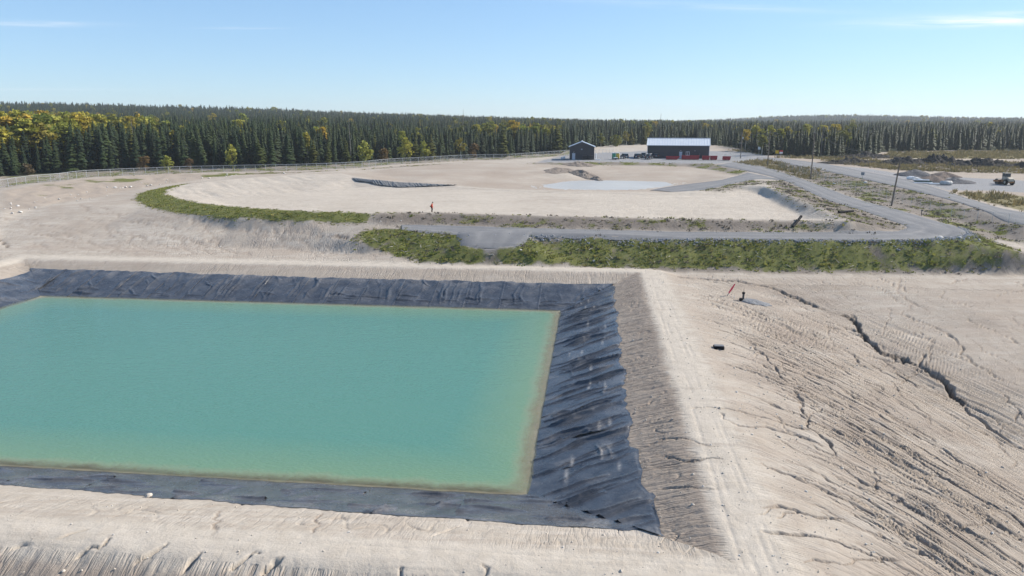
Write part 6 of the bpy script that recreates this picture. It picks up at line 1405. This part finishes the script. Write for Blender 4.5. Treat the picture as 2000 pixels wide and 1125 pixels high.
# white pipes
M_PVC = simple('white_pvc', (.72, .73, .73), .35, .45); M_GREENP = simple('dark_green_pipe', (.03, .07, .06), .4, .4)
def pipe(x, y, z, L, r_, rz, mat, label, group=None, pit=0):
    r = empty('pipe_length', (x, y, h1(x, y) + z), rz, label, 'pipe', group); r.rotation_euler = (0, pit, rz)
    b = MB(); b.cyl((-L / 2, 0, 0), (L / 2, 0, 0), r_, r_, 16, False); b.cyl((L / 2 + .001, 0, 0), (-L / 2 - .001, 0, 0), r_ * .88, r_ * .88, 16, False); b.build('barrel', mat, r, True)
    MB().cyl((L / 2 - .35, 0, 0), (L / 2 + .02, 0, 0), r_ * 1.12, r_ * 1.12, 16, False).build('socket', mat, r, True)
pipe(101.0, 177.5, .16, 4.2, .16, R(-12), M_PVC, 'white pipe lying lowest in the pipe stack')
pipe(101.3, 178.0, .45, 3.8, .16, R(-14), M_GREENP, 'dark green pipe in the middle of the pipe stack')
pipe(100.8, 178.2, .80, 3.7, .16, R(-14), M_PVC, 'white pipe resting on top of the dark green pipe')
pipe(100.6, 178.8, 1.05, 3.2, .15, R(-10), M_PVC, 'white pipe tilted across the top of the stack', None, R(16))
pipe(103.0, 175.2, .16, 3.4, .16, R(-10), M_PVC, 'white pipe lying on the ground in front of the stack')
pipe(103.4, 175.7, .17, 3.0, .15, R(-8), M_PVC, 'white pipe lying on the ground just behind the foremost one')
r = empty('fabric_roll', (104.2, 173.3, h1(104.2, 173.3)), R(-6), 'fat grey white roll of fabric lying on the gravel', 'fabric roll')
b = MB(); b.cyl((-1.35, 0, .52), (1.35, 0, .52), .52, .52, 24); bmesh.ops.bevel(b.bm, geom=[e for e in b.bm.edges if len(e.link_faces) == 2 and abs(e.verts[0].co.x - e.verts[1].co.x) < .01], offset=.18, segments=3, affect='EDGES'); b.build('wrap', simple('grey_white_wrap', (.46, .46, .45), .8, .15, 0, .15, 3), r, True)
for q in (-.8, 0, .8): MB().cyl((q - .03, 0, .52), (q + .03, 0, .52), .53, .53, 24, False).build('strap', M_CONC, r)
MB().cyl((-1.5, 0, .52), (1.5, 0, .52), .08, .08, 10).build('core', M_WOOD, r)
tag(MB().box((0, 0, .4), (1.7, 1.0, .7), bev=.2).box((.2, .1, .75), (1.1, .7, .3), bev=.12).build('wrapped_bundle', M_WHITE), 'white wrapped bundle left of the white pipe stack', 'bundle').location = at_z(103.6, 188.0, 0)

# soil compactor
M_CAT = simple('faded_orange_paint', (.27, .125, .05), .6, .3, 0, .2, 2); M_CREAM = simple('cream_paint', (.42, .37, .29), .55, .3, 0, .12, 2); M_CABG = simple('cab_glass', (.05, .065, .07), .3, .35)
rl = empty('soil_compactor', at_z(119.3, 175.0, 0), R(92), 'orange and cream soil compactor with tall cab parked on the gravel', 'compactor'); rl.scale = (.86, .86, .9)
# local +X = drum end
dr = MB().cyl((1.85, -1.05, .75), (1.85, 1.05, .75), .75, .75, 28).build('drum', M_DKSTEEL, rl, False)
b = MB()
for sg in (-1, 1): b.box((1.75, sg * 1.2, .85), (2.0, .16, .5), bev=.03)
b.box((2.75, 0, .85), (.2, 2.5, .5), bev=.03).box((.85, 0, .9), (.25, 2.5, .7), bev=.03); b.build('drum_frame', M_CAT, rl)
MB().box((.45, 0, .95), (.7, .9, .8), bev=.06).build('articulation', M_DKSTEEL, rl)
b = MB(); b.box((-.55, 0, 1.0), (1.7, 1.7, .7), bev=.06); b.build('chassis', M_CAT, rl)
b = MB(); b.prism([(-2.75, .95), (-1.1, .95), (-1.1, 2.0), (-2.1, 1.95), (-2.7, 1.65)], 'Y', -.78, .78); bmesh.ops.bevel(b.bm, geom=list(b.bm.edges), offset=.1, segments=2, affect='EDGES'); hd = b.build('engine_hood', M_CREAM, rl)
for sg in (-1, 1):
    for k in range(4): MB().box((-2.2 + k * .22, sg * .785, 1.45), (.1, .03, .5)).build('louvre', M_DKSTEEL, hd)
MB().box((-1.95, 0, .78), (1.7, 1.5, .35), bev=.05).build('rear_frame', M_CAT, rl)
cb = MB().box((-.45, 0, 1.75), (1.35, 1.5, .85), bev=.04).build('cab', M_CREAM, rl)
MB().box((-.45, 0, 2.55), (1.3, 1.44, .85), bev=.03).build('glazing', M_CABG, cb)
for xx in (-1.08, .18):
    for sg in (-1, 1): MB().box((xx, sg * .7, 2.5), (.09, .09, 1.0)).build('pillar', M_DKSTEEL, cb)
MB().box((-.45, 0, 3.06), (1.6, 1.75, .14), bev=.05).build('cab_roof', M_CREAM, cb)
for sg in (-1, 1):
    w = MB().cyl((-1.75, sg * .72, .72), (-1.75, sg * 1.22, .72), .72, .72, 24).build('wheel', M_TYRE, rl)
    MB().cyl((-1.75, sg * 1.221, .72), (-1.75, sg * 1.25, .72), .36, .33, 16).build('rim', M_CREAM, w)
    for k in range(14):
        a = k * 6.283 / 14; MB().box((-1.75 + math.cos(a) * .73, sg * .97, .72 + math.sin(a) * .73), (.09, .48, .09), rot=Matrix.Rotation(-a, 3, 'Y')).build('tread_lug', M_TYRE, w)
MB().cyl((-1.5, .45, 1.9), (-1.5, .45, 2.6), .05, .05, 8).build('exhaust', M_DKSTEEL, rl)
for sg in (-1, 1): MB().box((.22, sg * .5, 3.16), (.14, .2, .12)).build('work_lamp', M_HEAD, cb)

# culvert outlets on the berm, bollard, access pipes
def stub(a, b_, r_, label):
    a = Vector((a[0], a[1], h1(a[0], a[1]) + a[2])); b_ = Vector((b_[0], b_[1], h1(b_[0], b_[1]) + b_[2]))
    r = empty('outlet_pipe', a, 0, label, 'pipe'); d = b_ - a
    b = MB(); b.cyl((0, 0, 0), d, r_, r_, 18, False); b.cyl(d * 1.0, (0, 0, 0), r_ * .86, r_ * .86, 18, False); b.build('barrel', M_BLACK, r, True)
    n_ = d.normalized(); MB().cyl(d - n_ * .12, d, r_ * 1.18, r_ * 1.18, 18, False).build('flange', M_BLACK, r, True)
stub((44.0, 111.6, .12), (46.2, 114.2, .55), .2, 'black outlet pipe angled up the near slope of the dry berm')
stub((55.6, 121.8, .25), (59.2, 124.3, .45), .18, 'black outlet pipe across the pale crest at the berm corner')
r = empty('marker_post', at_z(73.0, 127.5), 0, 'short dark marker post at the outer edge of the gravel road', 'post')
MB().cyl((0, 0, -.2), (0, 0, 1.0), .07, .07, 8).build('shaft', M_DKSTEEL, r); MB().box((0, 0, .92), (.2, .1, .22)).build('head', M_DKSTEEL, r)

# ---- survey stake, monitoring well, manhole near the gully
M_PINK = simple('pink_ribbon', (.75, .09, .13), .6, .2, 0, .06)
st = empty('survey_stake', (26.5, 85.9, h1(26.5, 85.9)), 0, 'leaning survey stake painted fluorescent pink on the eroded slope', 'survey stake')
st.rotation_euler = (R(6), R(28), 0); st.scale = (1.5, 1.5, 1.1)
MB().box((0, 0, .16), (.05, .04, .5)).build('bare_foot', M_STICK, st); b = MB(); b.prism([(-.05, .38), (.05, .38), (.075, 1.0), (.03, 1.6), (-.03, 1.6), (-.075, 1.0)], 'Y', -.03, .03); b.build('painted_lath', M_PINK, st)
for dx, dy, lb in ((.6, -.9, 'short white peg below the pink survey stake'), (1.5, -1.6, 'short white peg between the stake and the grey mound')):
    o = tag(MB().box((0, 0, .14), (.05, .05, .4)).build('survey_peg', M_WHITE), lb, 'peg'); o.location = at_z(26.5 + dx, 85.9 + dy)
mound('gravel_mound', 29.4, 84.0, 1.9, 1.3, .4, R(-15), earth('blue_grey_gravel', (.17, .175, .185), (.26, .265, .27), 6), 'small blue grey gravel mound around the black well head', 'gravel mound', 381, .15)
wl_ = empty('well_head', (28.0, 84.3, h1(28.0, 84.3)), 0, 'black capped well head standing in the blue grey gravel', 'well head')
MB().cyl((0, 0, -.2), (0, 0, .85), .12, .12, 14).build('riser', M_DKSTEEL, wl_); MB().ball((0, 0, .95), .2, (1, 1, .8)).build('valve_cap', M_BLACK, wl_, True); MB().cyl((0, 0, 1.05), (.02, 0, 1.6), .02, .02, 6).build('rod', M_DKSTEEL, wl_)
MB().cyl((-.32, -.25, .05), (-.32, -.25, .35), .2, .24, 14).build('collar', M_BLACK, wl_)
mh = empty('manhole_box', (19.1, 63.3, h1(19.1, 63.3)), R(-8), 'black square manhole box sunk in the slope beside the pale track', 'manhole')
MB().box((0, 0, .06), (.95, .6, .34), bev=.03).build('frame', M_BLACK, mh); MB().box((0, 0, .27), (.85, .52, .07), bev=.02).build('lid', simple('grey_cast_lid', (.16, .16, .165), .6), mh)

# ---------------------------------------------------------------- person on the berm
def skin(name, verts, edges, radii, mat, parent, root=0, sub=2):
    me = bpy.data.meshes.new(name); me.from_pydata(verts, edges, [])
    o = link(bpy.data.objects.new(name, me), parent)
    m = o.modifiers.new('skin', 'SKIN'); m.use_smooth_shade = True
    for i, r_ in enumerate(radii):
        sv = me.skin_vertices[0].data[i]; sv.radius = (r_, r_) if not isinstance(r_, tuple) else r_; sv.use_root = i == root
    m2 = o.modifiers.new('sub', 'SUBSURF'); m2.levels = sub; m2.render_levels = sub
    me.materials.append(mat); return o
px_, py_ = -14.0, 125.35
pe = empty('person', (px_, py_, h1(px_, py_) + .02), 0, 'person in orange jacket and dark trousers standing on the berm looking down', 'person')
M_SKIN = simple('skin', (.42, .26, .19), .6, .3); M_ORANGE = simple('orange_jacket', (.62, .075, .03), .75, .2, 0, .12, 12); M_TROUS = simple('dark_trousers', (.018, .017, .02), .9, .1); M_HAIR = simple('dark_cap', (.045, .028, .022), .8, .1); M_BOOT = simple('dark_boots', (.02, .016, .014), .7, .2)
J = [(-.02, 0, .92), (-.01, 0, 1.12), (.02, 0, 1.34), (.05, 0, 1.45), (.09, 0, 1.53), (.13, 0, 1.63), (.15, 0, 1.72),
     (.03, .19, 1.40), (-.08, .25, 1.15), (.10, .22, 1.00), (.17, .20, .98), (.03, -.19, 1.40), (-.14, -.24, 1.17), (-.16, -.16, .96), (-.14, -.12, .90),
     (-.01, .10, .86), (.05, .11, .48), (-.02, .11, .09), (.14, .12, .04), (-.02, -.10, .86), (-.02, -.11, .47), (-.08, -.11, .09), (.08, -.12, .04)]
E_ = [(0, 1), (1, 2), (2, 3), (3, 4), (4, 5), (5, 6), (3, 7), (7, 8), (8, 9), (9, 10), (3, 11), (11, 12), (12, 13), (13, 14), (0, 15), (15, 16), (16, 17), (17, 18), (0, 19), (19, 20), (20, 21), (21, 22)]
Rr = [.13, .125, .14, .07, .055, .085, .075, .06, .045, .036, .03, .06, .045, .036, .03, .085, .06, .042, .035, .085, .06, .042, .035]
skin('body', J, E_, Rr, M_SKIN, pe)
skin('jacket', [J[0], J[1], J[2], (.05, 0, 1.44), J[7], J[8], (.07, .222, 1.015), J[11], J[12], (-.158, -.17, .99), (-.02, 0, .80)], [(0, 1), (1, 2), (2, 3), (3, 4), (4, 5), (5, 6), (3, 7), (7, 8), (8, 9), (0, 10)], [.175, .165, .175, .10, .085, .072, .06, .085, .072, .06, .175], M_ORANGE, pe)
skin('trousers', [(-.02, 0, .90), J[15], J[16], (-.015, .11, .12), J[19], J[20], (-.075, -.11, .12)], [(0, 1), (1, 2), (2, 3), (0, 4), (4, 5), (5, 6)], [.15, .115, .085, .075, .115, .085, .075], M_TROUS, pe)
for k in (17, 21): skin('boot', [(J[k][0] - .03, J[k][1], .12), (J[k][0] - .02, J[k][1], .06), (J[k][0] + .17, J[k][1], .05)], [(0, 1), (1, 2)], [.07, .065, .045], M_BOOT, pe)
b = MB(); b.ball((.135, 0, 1.69), .125, (1.0, .92, .82), 3); bmesh.ops.delete(b.bm, geom=[v for v in b.bm.verts if v.co.z < 1.655], context='VERTS'); b.cyl((.2, 0, 1.655), (.2, 0, 1.67), .12, .12, 16); b.build('cap', M_HAIR, pe, True)
for sg in (-1, 1): MB().ball((.235, sg * .035, 1.655), .012, sub=1).build('eye', M_BLACK, pe)
MB().cyl((.22, 0, 1.645), (.25, 0, 1.60), .012, .02, 6).build('nose', M_SKIN, pe); MB().box((.232, 0, 1.575), (.01, .05, .012)).build('mouth', M_RED_L, pe)
for sg, (hx, hy, hz) in ((1, J[10]), (-1, J[14])):
    for q in range(4): MB().tube([(hx, hy + (q - 1.5) * .018, hz), (hx + .045, hy + (q - 1.5) * .02, hz - .03 - .004 * q), (hx + .055, hy + (q - 1.5) * .02, hz - .07)], .0085, 6).build('finger', M_SKIN, pe)
    MB().tube([(hx - .01, hy - sg * .02, hz), (hx + .03, hy - sg * .05, hz - .03)], .01, 6).build('thumb', M_SKIN, pe)
MB().box((-.27, -.05, 1.02), (.16, .24, .2), bev=.05).build('waist_pack', M_TROUS, pe)
# ---------------------------------------------------------------- grass, stones, sticks
def tuft(name, seed, n, h, w, mat):
    rg = np.random.default_rng(seed); V = []; F = []
    for i in range(n):
        a = rg.uniform(0, 6.28); r_ = rg.uniform(0, .8) * w; l = h * rg.uniform(.5, 1.1); b_ = rg.uniform(.02, .05) * 2
        x, y = math.cos(a) * r_, math.sin(a) * r_; o = rg.uniform(.1, .6) * l; a2 = rg.uniform(0, 6.28)
        n0 = len(V); V += [(x - math.sin(a2) * b_, y + math.cos(a2) * b_, -.04), (x + math.sin(a2) * b_, y - math.cos(a2) * b_, -.04), (x + math.cos(a) * o, y + math.sin(a) * o, l)]
        F.append((n0, n0 + 1, n0 + 2))
    return mesh_np(name, np.array(V), None, mat, False, np.array(F))
M_TUFT = foliage_mat('grass_blades', [(.15, .19, .045), (.22, .245, .062), (.28, .28, .075), (.18, .18, .06), (.30, .27, .10)], trans=.3)
M_STRAW = foliage_mat('dry_grass_blades', [(.24, .19, .09), (.30, .25, .13), (.19, .16, .08), (.15, .14, .07)], trans=.3)
def plant(name, keys, count, mat, h, label, cat_, gate, seed, blades=14, w=.3, xr=(-130, 150), yr=(80, 260)):
    rg = np.random.default_rng(seed)
    X = []; Y = []; need = count; tries = 0
    while need > 0 and tries < 40:
        x = rg.uniform(*xr, 60000); y = rg.uniform(*yr, 60000); m = 0
        for k in keys: m = np.maximum(m, at_mask(_PM[k], x, y))
        nn = fbm(x * .22, y * .22, 4, 43)
        ok = rg.random(60000) < m * np.clip(gate + 1.5 * nn, 0, 1)
        X.append(x[ok][:need]); Y.append(y[ok][:need]); need -= len(X[-1]); tries += 1
    x = np.concatenate(X); y = np.concatenate(Y); n = len(x)
    root = None; srcs = []
    for k in range(3):
        o = link(bpy.data.objects.new(name.split('_')[0] + '_tuft', tuft('tuft', seed + k, blades, h, w, mat)))
        o.location = (x[k], y[k], h1(x[k], y[k])); srcs.append(o)
    z = H(x, y)
    f = scatter(name, np.column_stack([x, y, z]), rg.uniform(0, 6.28, n), np.clip(rg.lognormal(-.15, .5, n), .3, 2.6), rg.integers(0, 3, n), srcs)
    tag(f, label, cat_, kind='stuff')
    for o in srcs: o.parent = f; o['kind'] = 'stuff'
plant('grass', ['grass'], 3600, M_TUFT, .13, 'rough green grass and weeds on the bank below the gravel road', 'grass', .75, 501, 10, .3, (-30, 120), (96, 120))
plant('berm_grass', ['lush'], 2600, M_TUFT, .09, 'short lush grass strip round the west end of the dry basin', 'grass', .9, 511, 10, .3, (-95, -20), (115, 200))
plant('verge_weeds', ['sparse', 'verge', 'branchbank', 'yardbank', 'fencestrip'], 6000, M_TUFT, .12, 'scattered weeds on the berms, verges and ditch sides', 'weeds', .12, 521, 10, .34, (-130, 140), (100, 290))
plant('dry_grass', ['dry', 'scrub'], 9000, M_STRAW, .5, 'dry yellow grass in the field beyond the brush piles', 'grass', .5, 531, 12, .5, (60, 300), (110, 320))

M_DEAD = foliage_mat('dead_stalks', [(.15, .125, .10), (.21, .18, .145), (.12, .10, .08), (.28, .245, .2)], trans=.1)
plant('dead_stalks', ['grass', 'sparse', 'verge', 'branchbank', 'scrub'], 6000, M_DEAD, .14, 'dead brown stalks and litter on the berm slopes and verges', 'litter', .6, 541, 9, .34, (-130, 140), (98, 300))
def rock_mesh(name, seed, mat, flat=.7):
    b = MB(); b.ball((0, 0, 0), .5, (1, .85, flat), 2); rg = random.Random(seed)
    o3 = [Vector((rg.uniform(-1, 1), rg.uniform(-1, 1), rg.uniform(-1, 1))).normalized() for _ in range(7)]
    for v in b.bm.verts:
        for d in o3:
            k = v.co.dot(d); lim = .30 + .08 * d.x
            if k > lim: v.co -= d * (k - lim)
    return b.mesh(name, mat)
M_ROCKL = simple('pale_stone', (.50, .48, .45), .9, .15, 0, .2, 3, .4, 12); M_ROCKG = simple('grey_broken_stone', (.26, .265, .275), .85, .2, 0, .3, 3); M_ROCKB = simple('tan_stone', (.46, .41, .35), .9, .12, 0, .2, 3)
RK = [rock_mesh('stone', 600 + k, M_ROCKL, (.7, .55, .8)[k]) for k in range(3)]
RG = [rock_mesh('rubble_stone', 610 + k, M_ROCKG, .8) for k in range(3)]
RB = [rock_mesh('pebble', 620 + k, M_ROCKB, .7) for k in range(2)] + [rock_mesh('pebble', 625, M_ROCKL, .7)]
rgS = random.Random(9)
def stone(x, y, s_, label, group=None, mesh=None, sink=.15):
    o = link(bpy.data.objects.new('stone', mesh or rgS.choice(RK))); o.location = (x, y, h1(x, y) + s_ * (.3 - sink))
    o.rotation_euler = (rgS.uniform(-.3, .3), rgS.uniform(-.3, .3), rgS.uniform(0, 6.28)); o.scale = (s_ * rgS.uniform(.85, 1.3), s_, s_ * rgS.uniform(.7, 1)); tag(o, label, 'stone', group); return o
stone(-95.0, 179.6, 0.8, 'larger white stone high on the eroded bank')
stone(-92.0, 182.1, 0.7, 'white stone right of the larger one on the eroded bank')
stone(-96.2, 140.1, 0.9, 'pale flat stone at the foot of the bank near the frame edge')
stone(-96.7, 138.5, 0.6, 'small white stone beside the flat one at the bank foot')
stone(-48.0, 116.5, 0.35, 'lone small white stone on the bare field')
stone(63.7, 105.7, 1.1, 'big white stone block at the road bend edge')
stone(66.0, 106.6, 0.5, 'white stone just below the big block at the bend')
stone(66.8, 105.9, 0.8, 'flat pale slab on the rubble at the road bend')
stone(79.7, 178.7, 0.9, 'white stone lying in the ditch right of the tall pole')
stone(87.5, 178.9, 1.0, 'white debris lump beside the grey backed sign')
stone(82.9, 200.0, 0.5, 'small white lump beside the foot of the tall pole')
stone(-18.7, 120.0, 0.35, 'small white stone at the start of the gravel road')
stone(-22.1, 120.0, 0.35, 'small white stone on the track west of the gravel road')
stone(29.2, 242.6, 1.0, 'pale boulder below the shed yard edge')
stone(-21.4, 38.4, 0.55, 'reddish tan stone resting on the near liner', None, RB[0])
stone(11.9, 102.4, 0.5, 'white stone in the grass below the road')
stone(1.3, 103.9, 0.5, 'white stone in the grass right of the gravel pad')
stone(-66.0, 209.7, 0.9, 'white boulder below the fence above the basin')
stone(67.2, 121.4, 0.4, 'small white stone inside the road bend')
# stones of the eroded bank
tk, bk = BREAKLINES['bank_toe'], BREAKLINES['bank_top']
for k in range(46):
    t = rgS.uniform(0, .8) * (len(tk) - 1); i = int(t); u = t - i
    a = [tk[i][q] * (1 - u) + tk[i + 1][q] * u for q in (0, 1)]; v = rgS.uniform(-.1, .75); j = min(bk, key=lambda p: math.hypot(p[0] - a[0] + 8, p[1] - a[1] - 14))
    stone(a[0] * (1 - v * .5) + j[0] * v * .5, a[1] * (1 - v * .5) + j[1] * v * .5, rgS.uniform(.25, .75), 'small pale stone on the eroded bank below the fence', 'stones on the eroded bank')
# rubble along the road shoulder
rn = catmull([p[:2] for p in SITE['road_near'][1:11]], 20)
rg = np.random.default_rng(12); n = 3000; k = rg.integers(0, len(rn) - 1, n); u = rg.random(n)[:, None]
p = rn[k] * (1 - u) + rn[k + 1] * u; d = rn[k + 1] - rn[k]; d = d / np.hypot(d[:, 0], d[:, 1])[:, None]; nrm = np.stack([d[:, 1], -d[:, 0]], 1)
p = p + nrm * (np.abs(rg.normal(.2, .7, n)) + .1)[:, None]
ro = [link(bpy.data.objects.new('rubble_stone', m)) for m in RG]
for i, o in enumerate(ro): o.location = (p[i][0], p[i][1], h1(*p[i])); o.scale = (.3,) * 3
f = scatter('rubble', np.column_stack([p, H(p[:, 0], p[:, 1]) + .04]), rg.uniform(0, 6.28, n), np.clip(rg.lognormal(-1.75, .45, n), .08, .55), rg.integers(0, 3, n), ro, rg.uniform(-.4, .4, (n, 2)))
tag(f, 'broken grey stone tipped along the shoulder of the gravel road', 'rubble', kind='stuff')
for o in ro: o.parent = f; o['kind'] = 'stuff'
# pebbles on the bare slopes
n = 4200; e1 = rg.uniform(-22, 62, n); q = rg.gamma(2.2, 5.5, n); e2 = -12.5 - q
x, y = pond_xy(e1, e2); keep = (np.hypot(x, y) > 22) & (y < 100)
x, y = x[keep], y[keep]
e1b = rg.uniform(-12.5, 60, 800); e2b = -rg.uniform(6.5, 13, 800); xb, yb = pond_xy(e1b, e2b)
e1c = -rg.uniform(5.5, 15, 350); e2c = rg.uniform(-8, 45, 350); xc, yc = pond_xy(e1c, e2c)
x = np.concatenate([x, xb, xc]); y = np.concatenate([y, yb, yc]); n = len(x)
z = H(x, y) + relief(x, y)
ro = [link(bpy.data.objects.new('pebble', m)) for m in RB]
for i, o in enumerate(ro): o.location = (x[i], y[i], z[i]); o.scale = (.08,) * 3
f = scatter('pebbles', np.column_stack([x, y, z + .01]), rg.uniform(0, 6.28, n), np.clip(rg.lognormal(-2.75, .5, n), .03, .3), rg.choice([0, 1, 2], n, p=[.4, .35, .25]), ro, rg.uniform(-.4, .4, (n, 2)))
tag(f, 'small pebbles strewn over the eroded bare slopes', 'pebbles', kind='stuff')
for o in ro: o.parent = f; o['kind'] = 'stuff'
# bleached sticks in the grass bank
sm = [MB().cyl((-.5, 0, 0), (.1, .05, .05), .045, .035, 6).cyl((.1, .05, .05), (.5, -.03, .02), .035, .015, 6).mesh('stick', M_STICK), MB().cyl((-.5, 0, 0), (.5, 0, .06), .05, .025, 6).cyl((0, 0, .03), (.25, .25, .12), .02, .012, 5).mesh('stick', M_STICK)]
cnt = 0
while cnt < 130:
    x, y = rgS.uniform(-24, 88), rgS.uniform(99, 112)
    if at_mask(_PM['grass'], np.array([x]), np.array([y]))[0] < .7: continue
    o = link(bpy.data.objects.new('stick', rgS.choice(sm))); l = rgS.uniform(.35, 1.1); o.scale = (l, l, l)
    o.location = (x, y, h1(x, y) + .14); o.rotation_euler = (rgS.uniform(-.2, .2), rgS.uniform(-.9, .3), rgS.uniform(0, 6.28)); cnt += 1
    tag(o, 'bleached stick lying in the grass bank ' + ('left of the gravel pad' if x < -8 else 'below the gravel pad' if x < 4 else 'below the straight gravel road' if x < 55 else 'below the road bend'), 'stick', 'bleached sticks in the grass bank')
# ---------------------------------------------------------------- haze over the whole site
b = MB(); b.box((0, 1000, 42), (7600, 5400, 110))
haze = b.build('haze', None)
hm = bpy.data.materials.new('pale_haze'); hm.use_nodes = True
hn = hm.node_tree.nodes; hl = hm.node_tree.links; hn.clear()
ho = hn.new('ShaderNodeOutputMaterial'); pv = hn.new('ShaderNodeVolumePrincipled')
pv.inputs['Color'].default_value = (.86, .93, 1, 1); pv.inputs['Density'].default_value = .00015; pv.inputs['Anisotropy'].default_value = .2
hl.new(pv.outputs[0], ho.inputs['Volume'])
haze.data.materials.append(hm)
tag(haze, 'thin pale blue haze in the air over the whole site', 'haze', kind='stuff')
